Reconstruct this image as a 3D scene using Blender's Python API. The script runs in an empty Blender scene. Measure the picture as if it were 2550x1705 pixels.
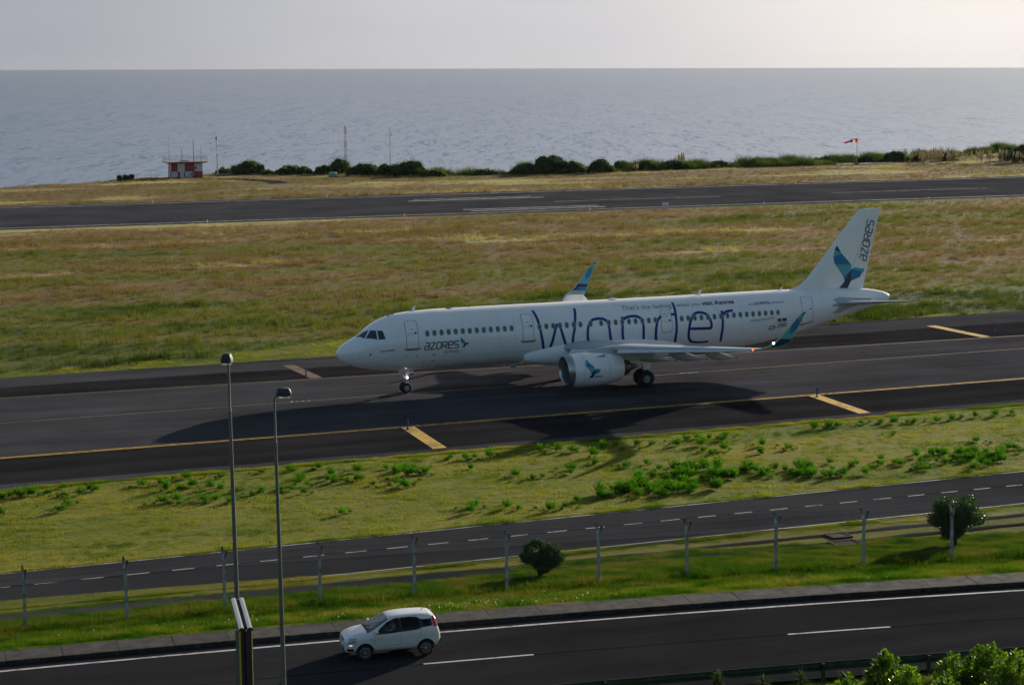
import bpy, bmesh, math, random
import numpy as np
from math import sin, cos, pi, sqrt, asin, atan2, radians, tan
from mathutils import Vector, Matrix, Euler
random.seed(7)
RN = np.random.default_rng(11)
scn = bpy.context.scene
COL = scn.collection

# ------------------------------------------------------------------ camera
CAM = Vector((-41.587, -133.849, 23.583))
YAW, PIT, ROL = 0.3557, 0.1421, -0.0070
Fv = Vector((sin(YAW)*cos(PIT), cos(YAW)*cos(PIT), -sin(PIT)))
R0 = Vector((cos(YAW), -sin(YAW), 0)); U0 = R0.cross(Fv)
Rv = R0*cos(ROL)+U0*sin(ROL); Uv = -R0*sin(ROL)+U0*cos(ROL)
cam = bpy.data.objects.new('camera', bpy.data.cameras.new('camera')); COL.objects.link(cam)
cam.matrix_world = Matrix(((Rv.x, Uv.x, -Fv.x, CAM.x), (Rv.y, Uv.y, -Fv.y, CAM.y), (Rv.z, Uv.z, -Fv.z, CAM.z), (0, 0, 0, 1)))
cam.data.sensor_width = 36; cam.data.lens = 4944.7/2550*36
cam.data.clip_start = 0.5; cam.data.clip_end = 60000
scn.camera = cam
scn.render.resolution_x = 1024; scn.render.resolution_y = 684

# ------------------------------------------------------------------ sky and sun
SAZ, SEL = radians(58), radians(14.1)
SUN = Vector((sin(SAZ)*cos(SEL), cos(SAZ)*cos(SEL), sin(SEL)))
SUN_EL = asin(SUN.z); SUN_AZ = atan2(SUN.x, SUN.y)
w = bpy.data.worlds.new('World'); scn.world = w; w.use_nodes = True
nt = w.node_tree; nt.nodes.clear()
def wn(t): return nt.nodes.new(t)
out = wn('ShaderNodeOutputWorld'); bg = wn('ShaderNodeBackground')
sky = wn('ShaderNodeTexSky'); sky.sky_type = 'NISHITA'; sky.sun_disc = False
sky.sun_elevation = SUN_EL; sky.sun_rotation = SUN_AZ
sky.altitude = 100; sky.air_density = 1.3; sky.dust_density = 1.5; sky.ozone_density = 2.0
tc = wn('ShaderNodeTexCoord')
sep = wn('ShaderNodeSeparateXYZ'); nt.links.new(tc.outputs['Generated'], sep.inputs[0])
mx = wn('ShaderNodeMath'); mx.operation = 'MAXIMUM'; mx.inputs[1].default_value = 0.004
nt.links.new(sep.outputs[2], mx.inputs[0])
cmb = wn('ShaderNodeCombineXYZ')
nt.links.new(sep.outputs[0], cmb.inputs[0]); nt.links.new(sep.outputs[1], cmb.inputs[1]); nt.links.new(mx.outputs[0], cmb.inputs[2])
nt.links.new(cmb.outputs[0], sky.inputs[0])
# thin layer of high cloud and marine haze, thickest low over the horizon, brighter towards the sun
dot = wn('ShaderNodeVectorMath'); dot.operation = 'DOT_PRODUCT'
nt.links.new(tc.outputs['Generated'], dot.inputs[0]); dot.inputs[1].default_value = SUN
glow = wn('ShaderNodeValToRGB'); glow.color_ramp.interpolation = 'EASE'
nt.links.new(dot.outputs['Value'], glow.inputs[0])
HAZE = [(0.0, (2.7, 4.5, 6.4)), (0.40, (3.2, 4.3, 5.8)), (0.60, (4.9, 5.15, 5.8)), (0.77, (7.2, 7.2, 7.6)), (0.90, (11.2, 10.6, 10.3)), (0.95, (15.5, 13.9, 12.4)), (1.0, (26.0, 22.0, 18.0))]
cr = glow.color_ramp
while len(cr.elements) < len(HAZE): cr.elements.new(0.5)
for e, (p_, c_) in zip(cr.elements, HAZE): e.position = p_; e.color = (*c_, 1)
thick = wn('ShaderNodeMapRange'); thick.interpolation_type = 'SMOOTHSTEP'
nt.links.new(sep.outputs[2], thick.inputs[0])
thick.inputs[1].default_value = 0.0; thick.inputs[2].default_value = 0.62; thick.inputs[3].default_value = 0.97; thick.inputs[4].default_value = 0.18
cn = wn('ShaderNodeTexNoise'); cn.inputs['Scale'].default_value = 2.3; cn.inputs['Detail'].default_value = 5; cn.inputs['Roughness'].default_value = .5
cmap = wn('ShaderNodeMapping'); cmap.inputs['Scale'].default_value = (1, 1, 5)
nt.links.new(tc.outputs['Generated'], cmap.inputs[0]); nt.links.new(cmap.outputs[0], cn.inputs['Vector'])
cr2 = wn('ShaderNodeMapRange'); nt.links.new(cn.outputs[0], cr2.inputs[0])
cr2.inputs[1].default_value = .3; cr2.inputs[2].default_value = .7; cr2.inputs[3].default_value = .90; cr2.inputs[4].default_value = 1.10
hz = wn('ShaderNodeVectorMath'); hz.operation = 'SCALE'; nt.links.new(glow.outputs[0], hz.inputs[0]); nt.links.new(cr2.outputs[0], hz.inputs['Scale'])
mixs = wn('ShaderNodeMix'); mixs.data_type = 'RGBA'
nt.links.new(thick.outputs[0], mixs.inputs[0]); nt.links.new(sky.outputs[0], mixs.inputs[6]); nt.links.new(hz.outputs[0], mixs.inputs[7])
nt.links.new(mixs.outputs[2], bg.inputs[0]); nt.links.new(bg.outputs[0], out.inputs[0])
bg.inputs[1].default_value = 0.055
sl = bpy.data.lights.new('sun', 'SUN'); sl.energy = 5.0; sl.angle = radians(0.6); sl.color = (1.0, 0.89, 0.74)
so = bpy.data.objects.new('sun', sl); COL.objects.link(so)
so.rotation_euler = (-SUN).to_track_quat('-Z', 'Y').to_euler()
scn.view_settings.view_transform = 'Standard'; scn.view_settings.look = 'None'
scn.view_settings.gamma = 1; scn.view_settings.use_curve_mapping = False
scn.view_settings.exposure = 0.62
scn.render.engine = 'CYCLES'

# ------------------------------------------------------------------ helpers
class MB:
    def __init__(s): s.v = []; s.f = []; s.m = []
    def add(s, vs, fs, m=0):
        b = len(s.v); s.v += [tuple(v) for v in vs]
        for f in fs: s.f.append(tuple(i+b for i in f)); s.m.append(m)
        return s
    def grid(s, rows, m=0, closed=False, flip=False):
        n = len(rows[0]); b = len(s.v)
        for r in rows: s.v += [tuple(v) for v in r]
        for i in range(len(rows)-1):
            for j in range(n if closed else n-1):
                k = (j+1) % n
                f = (b+i*n+j, b+i*n+k, b+(i+1)*n+k, b+(i+1)*n+j)
                s.f.append(f[::-1] if flip else f); s.m.append(m)
        return s
    def cap(s, ring, m=0, flip=False):
        b = len(s.v); s.v += [tuple(v) for v in ring]
        f = tuple(range(b, b+len(ring))); s.f.append(f[::-1] if flip else f); s.m.append(m); return s
    def box(s, c, d, m=0, rz=0, mat=None):
        x, y, z = d[0]/2, d[1]/2, d[2]/2
        vs = [Vector((a, b_, c_)) for a in (-x, x) for b_ in (-y, y) for c_ in (-z, z)]
        if mat: vs = [mat @ v for v in vs]
        elif rz: vs = [Matrix.Rotation(rz, 3, 'Z') @ v for v in vs]
        vs = [v+Vector(c) for v in vs]
        return s.add(vs, [(0, 1, 3, 2), (4, 6, 7, 5), (0, 4, 5, 1), (2, 3, 7, 6), (0, 2, 6, 4), (1, 5, 7, 3)], m)
    def tube(s, path, r, n=8, m=0, caps=True):
        P = [Vector(p) for p in path]; rs = r if isinstance(r, (list, tuple)) else [r]*len(P)
        rings = []
        up = Vector((0, 0, 1)) if abs((P[-1]-P[0]).normalized().z) < .9 else Vector((1, 0, 0))
        for i, p in enumerate(P):
            t = (P[min(i+1, len(P)-1)]-P[max(i-1, 0)]).normalized()
            a = t.cross(up).normalized(); b_ = t.cross(a).normalized()
            rings.append([p+a*cos(2*pi*k/n)*rs[i]+b_*sin(2*pi*k/n)*rs[i] for k in range(n)])
        s.grid(rings, m, closed=True)
        if caps: s.cap(rings[0], m, True); s.cap(rings[-1], m)
        return s
    def lathe(s, prof, n=24, M=None, m=0, ms=None):
        # prof (r, h) about local Z, M places it
        M = M or Matrix.Identity(4)
        for i in range(len(prof)-1):
            rows = [[M @ Vector((r*cos(2*pi*k/n), r*sin(2*pi*k/n), h)) for k in range(n)] for r, h in prof[i:i+2]]
            s.grid(rows, ms[i] if ms else m, closed=True)
        return s
    def mesh(s, name, mats, smooth=True, weld=True):
        me = bpy.data.meshes.new(name); me.from_pydata(s.v, [], s.f)
        for mt in (mats if isinstance(mats, (list, tuple)) else [mats]): me.materials.append(mt)
        me.polygons.foreach_set('material_index', s.m)
        if weld:
            bm = bmesh.new(); bm.from_mesh(me); bmesh.ops.remove_doubles(bm, verts=bm.verts, dist=1e-5)
            bmesh.ops.recalc_face_normals(bm, faces=bm.faces); bm.to_mesh(me); bm.free()
        if smooth:
            me.polygons.foreach_set('use_smooth', [True]*len(me.polygons))
            try: me.set_sharp_from_angle(angle=radians(38))
            except Exception: pass
        me.update(); return me
    def obj(s, name, mats, parent=None, smooth=True, weld=True, loc=None):
        return link(name, s.mesh(name, mats, smooth, weld), parent, loc)
def link(name, me, parent=None, loc=None):
    o = bpy.data.objects.new(name, me); COL.objects.link(o)
    if parent: o.parent = parent
    if loc is not None: o.location = loc
    return o
def tag(o, label=None, cat=None, group=None, kind=None):
    if label: o['label'] = label
    if cat: o['category'] = cat
    if group: o['group'] = group
    if kind: o['kind'] = kind
    return o
def thing(name, label, cat, loc=(0, 0, 0), rz=0, group=None):
    o = link(name, None); o.location = loc; o.rotation_euler = (0, 0, rz); o.empty_display_size = .3
    return tag(o, label, cat, group)
def copy_tree(o, parent=None):
    c = o.copy(); COL.objects.link(c); c.parent = parent
    for ch in list(o.children): copy_tree(ch, c)
    return c
def rough_at(d, x, y): pass

# ------------------------------------------------------------------ materials
def mat(name, col, rough=.6, metal=0, spec=.5, emit=None, estr=0, coat=0, alpha=None):
    m = bpy.data.materials.new(name); m.use_nodes = True
    b = m.node_tree.nodes['Principled BSDF']
    b.inputs['Base Color'].default_value = (*col, 1); b.inputs['Roughness'].default_value = rough
    b.inputs['Metallic'].default_value = metal; b.inputs['Specular IOR Level'].default_value = spec
    b.inputs['Coat Weight'].default_value = coat
    if emit: b.inputs['Emission Color'].default_value = (*emit, 1); b.inputs['Emission Strength'].default_value = estr
    return m
class NG:
    def __init__(s, m): s.t = m.node_tree; s.b = s.t.nodes.get('Principled BSDF'); s.geo = None
    def n(s, t, **k):
        x = s.t.nodes.new(t)
        for a, v in k.items(): setattr(x, a, v)
        return x
    def l(s, a, b): s.t.links.new(a, b)
    def pos(s):
        if not s.geo: s.geo = s.n('ShaderNodeNewGeometry')
        return s.geo.outputs['Position']
    def loc(s):
        return s.n('ShaderNodeTexCoord').outputs['Object']
    def noise(s, scale, detail=4, rough=.55, vec=None, stretch=None, dist=0):
        v = vec or s.pos()
        if stretch:
            mp = s.n('ShaderNodeMapping'); mp.inputs['Scale'].default_value = stretch; s.l(v, mp.inputs[0]); v = mp.outputs[0]
        x = s.n('ShaderNodeTexNoise'); x.inputs['Scale'].default_value = scale; x.inputs['Detail'].default_value = detail
        x.inputs['Roughness'].default_value = rough; x.inputs['Distortion'].default_value = dist; s.l(v, x.inputs['Vector']); return x.outputs[0]
    def ramp(s, fac, stops, interp='LINEAR'):
        r = s.n('ShaderNodeValToRGB'); r.color_ramp.interpolation = interp
        while len(r.color_ramp.elements) < len(stops): r.color_ramp.elements.new(.5)
        for e, (p, c) in zip(r.color_ramp.elements, stops):
            e.position = p; e.color = (*c, 1) if len(c) == 3 else c
        s.l(fac, r.inputs[0]); return r.outputs[0]
    def rng(s, v, a, b, c, d, smooth=False):
        r = s.n('ShaderNodeMapRange'); s.l(v, r.inputs[0])
        if smooth: r.interpolation_type = 'SMOOTHSTEP'
        for i, q in enumerate((a, b, c, d)): r.inputs[i+1].default_value = q
        return r.outputs[0]
    def math(s, op, a, b=None):
        m = s.n('ShaderNodeMath', operation=op)
        for i, q in enumerate((a, b)):
            if q is None: continue
            if isinstance(q, (int, float)): m.inputs[i].default_value = q
            else: s.l(q, m.inputs[i])
        return m.outputs[0]
    def mix(s, fac, a, b, mode='MIX'):
        m = s.n('ShaderNodeMix'); m.data_type = 'RGBA'; m.blend_type = mode
        for i, q in ((0, fac), (6, a), (7, b)):
            if isinstance(q, (int, float)): m.inputs[i].default_value = q
            elif isinstance(q, tuple): m.inputs[i].default_value = (*q, 1)
            else: s.l(q, m.inputs[i])
        return m.outputs[2]
    def sep(s, v=None):
        x = s.n('ShaderNodeSeparateXYZ'); s.l(v or s.pos(), x.inputs[0]); return x.outputs
    def bump(s, h, strength=.5, dist=.05):
        b = s.n('ShaderNodeBump'); b.inputs['Strength'].default_value = strength; b.inputs['Distance'].default_value = dist
        s.l(h, b.inputs['Height']); s.l(b.outputs[0], s.b.inputs['Normal']); return b.outputs[0]
    def col(s, c): s.l(c, s.b.inputs['Base Color'])

def paint_mat(name, col, rough=.35, var=.05, metal=0, coat=0, scale=1.5, obj=True, spec=.5):
    m = mat(name, col, rough, metal, coat=coat, spec=spec); g = NG(m)
    n = g.noise(scale, 5, .6, vec=g.loc())
    lo = tuple(c*(1-var*1.6) for c in col); hi = tuple(min(1, c*(1+var)) for c in col)
    g.col(g.ramp(n, [(.3, lo), (.7, hi)]))
    g.l(g.rng(n, .3, .7, rough*1.2, rough*.85), g.b.inputs['Roughness'])
    return m
def asphalt(name, base, streak=.25, rough=.9, speck=.35, patch=.2, tint=(1, .97, .97), ang=0):
    tint = (tint[0]*.96, tint[1]*1.0, tint[2]*1.10)
    m = mat(name, (base,)*3, rough, spec=.35); g = NG(m); g.b.inputs['Specular IOR Level'].default_value = 0.0
    n1 = g.noise(.35, 5, .6, stretch=(.12, 1.3, 1))
    n2 = g.noise(60, 3, .7); n3 = g.noise(.11, 4, .6); n4 = g.noise(2.2, 4, .6, stretch=(.15, 2.5, 1))
    f = g.math('ADD', g.rng(n1, .3, .7, -streak, streak), g.rng(n2, .3, .7, -speck, speck))
    f = g.math('ADD', f, g.rng(n3, .3, .7, -patch, patch)); f = g.math('ADD', f, g.rng(n4, .3, .7, -streak*.4, streak*.4))
    f = g.math('MAXIMUM', g.math('MULTIPLY', g.math('ADD', f, 1.0), base), base*.35)
    c = g.n('ShaderNodeCombineXYZ')
    for i in range(3): g.l(g.math('MULTIPLY', f, tint[i]), c.inputs[i])
    g.col(c.outputs[0]); g.l(g.rng(n1, .3, .7, rough*1.1, rough*.85), g.b.inputs['Roughness'])
    g.bump(g.noise(45, 3, .7), .35, .012)
    return m
def worn(name, col, under, wear=.5, scale=3, rough=.7):
    m = mat(name, col, rough, spec=.3); g = NG(m)
    n = g.noise(scale, 6, .72, stretch=(.6, 1.4, 1)); n2 = g.noise(.6, 3, .6)
    k = g.math('ADD', g.rng(n, .3, .7, 0, 1), g.rng(n2, .3, .7, -.3, .3))
    g.col(g.ramp(k, [(wear-.22, under), (wear+.12, col)])); g.bump(g.noise(45, 3, .7), .3, .01)
    return m
def grass_ground(name, stops, scale=1.2, patch=.12, rough=.95):
    m = mat(name, (.1, .1, .03), rough, spec=.1); g = NG(m)
    a = g.noise(patch, 5, .6, stretch=(.5, 1.4, 1)); b = g.noise(scale, 6, .7, stretch=(.6, 1.3, 1))
    k = g.math('ADD', g.math('MULTIPLY', a, .6), g.math('MULTIPLY', b, .4))
    c = g.ramp(k, stops)
    f = g.noise(9, 5, .75)
    g.col(g.mix(.55, c, g.ramp(f, [(.35, (.25, .25, .25)), (.62, (1.15, 1.15, 1.15))]), 'MULTIPLY'))
    g.bump(g.math('ADD', f, g.noise(2.0, 4, .7)), .9, .12)
    return m
# leaf material: diffuse + translucent so low sun behind it glows through
def leaf_mat(name, stops, scale=.5, trans=.45, rough=.55, gloss=.0, stretch=None, det=4, tw=(1.0, 1.15, .55), zone=None):
    m = bpy.data.materials.new(name); m.use_nodes = True; g = NG(m); g.t.nodes.clear()
    o = g.n('ShaderNodeOutputMaterial')
    n = g.noise(scale, det, .62, stretch=stretch)
    if zone: n = zone(g, n)
    oi = g.n('ShaderNodeObjectInfo')
    n = g.math('ADD', n, g.rng(oi.outputs['Random'], 0, 1, -.022, .022))
    c = g.ramp(n, stops)
    d = g.n('ShaderNodeBsdfDiffuse'); g.l(c, d.inputs[0])
    t = g.n('ShaderNodeBsdfTranslucent'); g.l(g.mix(1.0, c, tw, 'MULTIPLY'), t.inputs[0])
    mx = g.n('ShaderNodeMixShader'); mx.inputs[0].default_value = trans; g.l(d.outputs[0], mx.inputs[1]); g.l(t.outputs[0], mx.inputs[2])
    last = mx.outputs[0]
    if gloss:
        gl = g.n('ShaderNodeBsdfGlossy'); gl.inputs['Roughness'].default_value = rough
        m2 = g.n('ShaderNodeMixShader'); m2.inputs[0].default_value = gloss; g.l(last, m2.inputs[1]); g.l(gl.outputs[0], m2.inputs[2]); last = m2.outputs[0]
    g.l(last, o.inputs[0]); return m
def glass_thin(name, tint=(.6, .75, .8), opac=.35, rough=.02):
    m = bpy.data.materials.new(name); m.use_nodes = True; g = NG(m); g.t.nodes.clear()
    o = g.n('ShaderNodeOutputMaterial'); tr = g.n('ShaderNodeBsdfTransparent'); tr.inputs[0].default_value = (*tint, 1)
    gl = g.n('ShaderNodeBsdfGlossy'); gl.inputs['Roughness'].default_value = rough; gl.inputs[0].default_value = (1, 1, 1, 1)
    fr = g.n('ShaderNodeFresnel'); fr.inputs[0].default_value = 1.33
    k = g.math('MAXIMUM', fr.outputs[0], opac)
    mx = g.n('ShaderNodeMixShader'); g.l(k, mx.inputs[0]); g.l(tr.outputs[0], mx.inputs[1]); g.l(gl.outputs[0], mx.inputs[2]); g.l(mx.outputs[0], o.inputs[0]); return m

M = {}
M['taxi'] = asphalt('taxiway_asphalt', .057, tint=(1, .95, .96))
M['taxi_dark'] = asphalt('old_dark_asphalt', .025, tint=(1, .93, .92), streak=.3)
M['taxi_light'] = asphalt('pale_asphalt', .056, tint=(1, .97, .98))
M['runway'] = asphalt('runway_asphalt', .056, streak=.18, patch=.25)
M['service'] = asphalt('service_asphalt', .047, streak=.15)
M['road'] = asphalt('road_asphalt', .027, streak=.2, tint=(1, .95, .96))
M['seam'] = asphalt('bitumen_seam', .018, streak=.1)
M['track'] = asphalt('track_asphalt', .045, streak=.1)
M['yellow'] = worn('yellow_marking', (.56, .335, .030), (.10, .07, .03), .40, 5)
M['yellow_worn'] = worn('worn_yellow_marking', (.14, .070, .022), (.035, .028, .024), .48, 3)
M['yellow_thin'] = worn('thin_yellow_marking', (.20, .135, .05), (.045, .038, .03), .48, 4)
M['white_line'] = worn('white_marking', (.44, .44, .43), (.09, .09, .09), .32, 5)
M['white_far'] = worn('far_white_marking', (.34, .34, .35), (.08, .08, .08), .42, 1)
M['concrete'] = paint_mat('weathered_concrete', (.14, .13, .12), .95, .35, scale=2.5, spec=.15)
M['kerb'] = paint_mat('dark_kerb_stone', (.05, .048, .047), .95, .35, scale=3, spec=.1)
M['slab'] = paint_mat('paving_concrete', (.062, .058, .056), .95, .3, scale=2, spec=.1)
M['ditch'] = asphalt('drain_concrete', .05, streak=.3, speck=.6, patch=.4)
M['soil'] = grass_ground('bare_soil', [(.35, (.06, .045, .03)), (.65, (.10, .075, .05))])

def rotline(g): return None
TALL_RAMP = [(.37, (.034, .060, .010)), (.44, (.095, .118, .020)), (.488, (.168, .160, .044)), (.525, (.175, .138, .064)), (.57, (.195, .125, .072)), (.61, (.24, .17, .09)), (.65, (.42, .38, .19))]
def field_zone(g, n):                                  # greener by the taxiway, drier and browner towards the runway
    y = g.sep()[1]
    big = g.noise(.030, 4, .6, stretch=(.45, 1.7, 1))
    k = g.math('ADD', g.math('MULTIPLY', n, .34), g.math('MULTIPLY', big, .66))
    return g.math('ADD', g.math('ADD', k, g.rng(y, 20, 78, -.075, .040)), g.rng(y, 118, 150, 0, .035))
M['ground'] = mat('ground_grass', (.1, .1, .03), .95, spec=.1)
g = NG(M['ground'])
xyz = g.sep()
a = g.noise(.09, 5, .6, stretch=(.35, 1.5, 1)); b = g.noise(1.1, 6, .7, stretch=(.6, 1.3, 1))
k = g.math('ADD', g.math('MULTIPLY', a, .6), g.math('MULTIPLY', b, .4))
near = g.ramp(k, [(.36, (.060, .098, .010)), (.47, (.135, .155, .016)), (.56, (.21, .200, .028)), (.66, (.24, .19, .042))])
far = g.mix(1.0, g.ramp(field_zone(g, g.noise(.10, 4, .62, stretch=(.5, 1.5, 1))), TALL_RAMP), (.9, .9, .8), 'MULTIPLY')
c = g.mix(g.rng(xyz[1], 12, 26, 0, 1), near, far)
f = g.noise(8, 5, .75)
c = g.mix(.6, c, g.ramp(f, [(.36, (.3, .3, .3)), (.62, (1.15, 1.15, 1.15))]), 'MULTIPLY')
rock = g.ramp(g.noise(.3, 5, .6), [(.4, (.03, .028, .025)), (.6, (.07, .06, .05))])
c = g.mix(g.rng(xyz[2], -6, -1.5, 1, 0), c, rock)
g.col(c); g.bump(g.math('ADD', f, g.noise(2.0, 4, .7)), .9, .10)

# ------------------------------------------------------------------ terrain
def yk(x):                                        # kerb line of the public road, curving a little
    x = max(min(x, 60), -60)
    return -64.45-.148*x-.0014*x*x
def smooth(a, b, x):
    t = max(0, min(1, (x-a)/(b-a))); return t*t*(3-2*t)
def h0(x, y):
    o = y-yk(x)
    if o > 7.5: return .6*(1-smooth(7.5, 15.5, o)) if y < -46 else 0.0
    if o > 1.4: return .6+1.13*(1-(o-1.4)/6.1)
    if o > -11: return 1.55
    if o > -15: return 1.55+.35*smooth(-11, -15, o) if False else 1.55+.35*((-11-o)/4)
    return 1.9+6.0*smooth(-15, -33, o) if False else 1.9+6.0*smooth(15, 33, -o)
COAST = [(-400, 215), (-120, 236), (-60, 242), (-1, 252.5), (20, 261), (34, 270), (44, 279), (57, 277), (70, 272), (80, 262), (92, 254), (110, 252), (130, 254), (150, 252), (175, 256), (200, 262), (225, 276), (250, 290), (300, 302), (700, 330)]
def coast(x): return float(np.interp(x, [c[0] for c in COAST], [c[1] for c in COAST]))
def hz_field(x, y):
    z = h0(x, y)
    if y > 212: z += .35*smooth(212, 240, y)*(.5+.5*sin(x*.045+.8))*smooth(-5, 30, x)
    return z
mb = MB()
xs = list(np.arange(-420, -70, 25.))+list(np.arange(-70, 60, 2.))+list(np.arange(60, 280, 5.))+list(np.arange(280, 721, 40.))
rows = []
for x in xs:
    yc = coast(x)+2.0*sin(x*.31)+1.2*sin(x*.83+1)
    r = []
    offs = [-85, -69, -62, -50, -40, -33, -30, -27, -24, -21, -18, -15, -13, -11, -10.2, 1.2, 1.6, 3, 4.5, 6, 7.5, 9, 10.5, 12, 13.5, 15, 16.5]
    for o in offs:
        y = yk(x)+o; z = h0(x, y)
        if -10.9 < o < 1.45: z = 1.45
        r.append((x, y, z))
    y0 = yk(x)+16.5
    for t in (.1, .3, .6, 1): y = y0+t*(-23-y0); r.append((x, y, 0))
    for y in (20, 26, 40, 60, 80, 100, 120, 140, 154, 200, 208): r.append((x, y, 0))
    for t in (.15, .3, .45, .6, .75, .9, 1): y = 208+t*(yc-208); r.append((x, y, hz_field(x, y)))
    r += [(x, yc+2.0, -1.2), (x, yc+4, -4+sin(x)), (x, yc+12, -25+4*sin(x*.2)), (x, yc+22+3*sin(x*.17), -55), (x, yc+45, -86)]
    rows.append(r)
mb.grid(rows)
tag(mb.obj('ground', M['ground']), kind='structure')

# sea: a disc out to the horizon, dipped below eye level by the curve of the earth
SEA_Z = -79.0
m = mat('sea_water', (.02, .045, .075), .2, spec=.5); g = NG(m); M['sea'] = m
mpn = g.n('ShaderNodeMapping'); mpn.inputs['Rotation'].default_value = (0, 0, YAW); g.l(g.pos(), mpn.inputs[0]); SV = mpn.outputs[0]
p1 = g.noise(.075, 5, .68, vec=SV, stretch=(1, .22, 1)); p2 = g.noise(.30, 4, .7, vec=SV, stretch=(1, .16, 1)); p3 = g.noise(.0035, 5, .62, vec=SV, stretch=(.5, .35, 1))
def slopes(scale, st, amp, det):
    mp = g.n('ShaderNodeMapping'); mp.inputs['Scale'].default_value = st; g.l(SV, mp.inputs[0])
    x_ = g.n('ShaderNodeTexNoise'); x_.inputs['Scale'].default_value = scale; x_.inputs['Detail'].default_value = det; x_.inputs['Roughness'].default_value = .7; g.l(mp.outputs[0], x_.inputs['Vector'])
    v_ = g.n('ShaderNodeVectorMath', operation='SUBTRACT'); g.l(x_.outputs[1], v_.inputs[0]); v_.inputs[1].default_value = (.5, .5, .5)
    w_ = g.n('ShaderNodeVectorMath', operation='MULTIPLY'); g.l(v_.outputs[0], w_.inputs[0]); w_.inputs[1].default_value = (amp*.7, amp, 0); return w_.outputs[0]
sA = slopes(.26, (1, .15, 1), 1.15, 3); sB = slopes(.11, (1, .12, 1), 1.0, 4)
va = g.n('ShaderNodeVectorMath', operation='ADD'); g.l(sA, va.inputs[0]); g.l(sB, va.inputs[1])
sC = slopes(.030, (1, .10, 1), .55, 5); vc = g.n('ShaderNodeVectorMath', operation='ADD'); g.l(va.outputs[0], vc.inputs[0]); g.l(sC, vc.inputs[1])
vb = g.n('ShaderNodeVectorMath', operation='ADD'); g.l(vc.outputs[0], vb.inputs[0]); vb.inputs[1].default_value = (0, 0, 1)
vn = g.n('ShaderNodeVectorMath', operation='NORMALIZE'); g.l(vb.outputs[0], vn.inputs[0]); so_ = g.t.nodes['Material Output']; fr = g.n('ShaderNodeFresnel'); fr.inputs[0].default_value = 1.33; g.l(vn.outputs[0], fr.inputs['Normal'])
df = g.n('ShaderNodeBsdfDiffuse'); g.l(g.ramp(p3, [(.3, (.009, .026, .055)), (.7, (.015, .034, .066))]), df.inputs[0])
gl = g.n('ShaderNodeBsdfGlossy'); gl.inputs['Roughness'].default_value = .30; gl.inputs[0].default_value = (.84, .90, 1.0, 1); g.l(vn.outputs[0], gl.inputs['Normal'])
ms = g.n('ShaderNodeMixShader'); g.l(g.math('MULTIPLY', fr.outputs[0], .57), ms.inputs[0]); g.l(df.outputs[0], ms.inputs[1]); g.l(gl.outputs[0], ms.inputs[2]); g.l(ms.outputs[0], so_.inputs[0])
mb = MB(); n = 256
rings = []
right = Vector((cos(YAW), -sin(YAW), 0))
for R_ in (300, 1500, 3000, 6000, 12000, 19900):
    ring = []
    for k_ in range(n):
        d = Vector((cos(2*pi*k_/n), sin(2*pi*k_/n), 0))*R_
        ring.append((CAM.x+d.x, CAM.y+d.y, SEA_Z-.0045*d.dot(right)))
    rings.append(ring)
mb.grid(rings, closed=True); mb.cap(rings[0])
tag(mb.obj('sea', M['sea'], smooth=False), kind='structure')

# strips laid along the x axis between two lines y=a+bx, each a few millimetres above the one below
def strip(name, m, lo, hi, x0, x1, z, n=40, parent=None, kind='structure', wob=0.0):
    mb = MB(); rows = []
    for i in range(n+1):
        x = x0+(x1-x0)*i/n; zz = z(x) if callable(z) else z
        a = lo(x); b_ = hi(x)
        if wob: a += wob*(sin(x*1.7)+sin(x*.63+2)+.7*sin(x*4.1+1)); b_ += wob*(sin(x*1.3+1)+sin(x*.71)+.7*sin(x*3.7))
        rows.append([(x, a, zz), (x, b_, zz)])
    mb.grid(rows); o = mb.obj(name, m, parent, smooth=False); 
    if kind: tag(o, kind=kind)
    return o
L = lambda a, b: (lambda x: a+b*x)
near_edge, far_edge = L(-21.85, .022), L(19.0, .035)
near_y, far_y, cen_y = L(-12.62, .020), L(8.35, -.0165), L(-.46, .029)
strip('taxiway', M['taxi'], near_edge, far_edge, -140, 260, .006, 300, wob=.05)
strip('taxiway_shoulder', M['taxi_dark'], L(-20.3, .022), L(-12.35, .02), -140, 260, .010, 200, wob=.04)
strip('taxiway_shoulder', M['taxi_dark'], L(8.5, -.0165), L(14.0, .01), -140, 260, .010, 200, wob=.03)
strip('far_shoulder_patch', M['taxi_light'], L(13.9, .012), L(17.4, .03), -60, 260, .0135, 200, wob=.10)
def pair(name, f, m, w, gap, x0, x1, z):
    strip(name, m, lambda x: f(x)-w-gap/2, lambda x: f(x)-gap/2, x0, x1, z, 80)
    strip(name, m, lambda x: f(x)+gap/2, lambda x: f(x)+w+gap/2, x0, x1, z, 80)
pair('taxiway_edge_line', near_y, M['yellow'], .15, .14, -140, 260, .0145)
pair('taxiway_edge_line', far_y, M['yellow_worn'], .14, .10, -140, 260, .0145)
strip('taxiway_centre_line', M['yellow_thin'], lambda x: cen_y(x)-.07, lambda x: cen_y(x)+.07, -140, 260, .0105, 80)
def quad(name, m, pts, z, kind='structure'):
    mb = MB(); mb.add([(x, y, z) for x, y in pts], [(0, 1, 2, 3)]); return tag(mb.obj(name, m, smooth=False), kind=kind)
for x0 in (-34.3, -4.55, 25.5, 55.6, 85.7):
    quad('shoulder_marking', M['yellow'], [(x0-.1, -20.35+.02*x0), (x0+.8, -20.35+.02*x0), (x0+1.1, -12.78+.02*x0), (x0+.2, -12.78+.02*x0)], .0185)
for x0 in (-35, -4.7, 53.3, 84):
    quad('shoulder_marking', M['yellow_worn'] if x0 < 20 else M['yellow'], [(x0, 8.75-.0165*x0), (x0+.95, 8.75-.0165*x0), (x0+.55, 15.8), (x0-.4, 15.8)], .0185)
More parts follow.
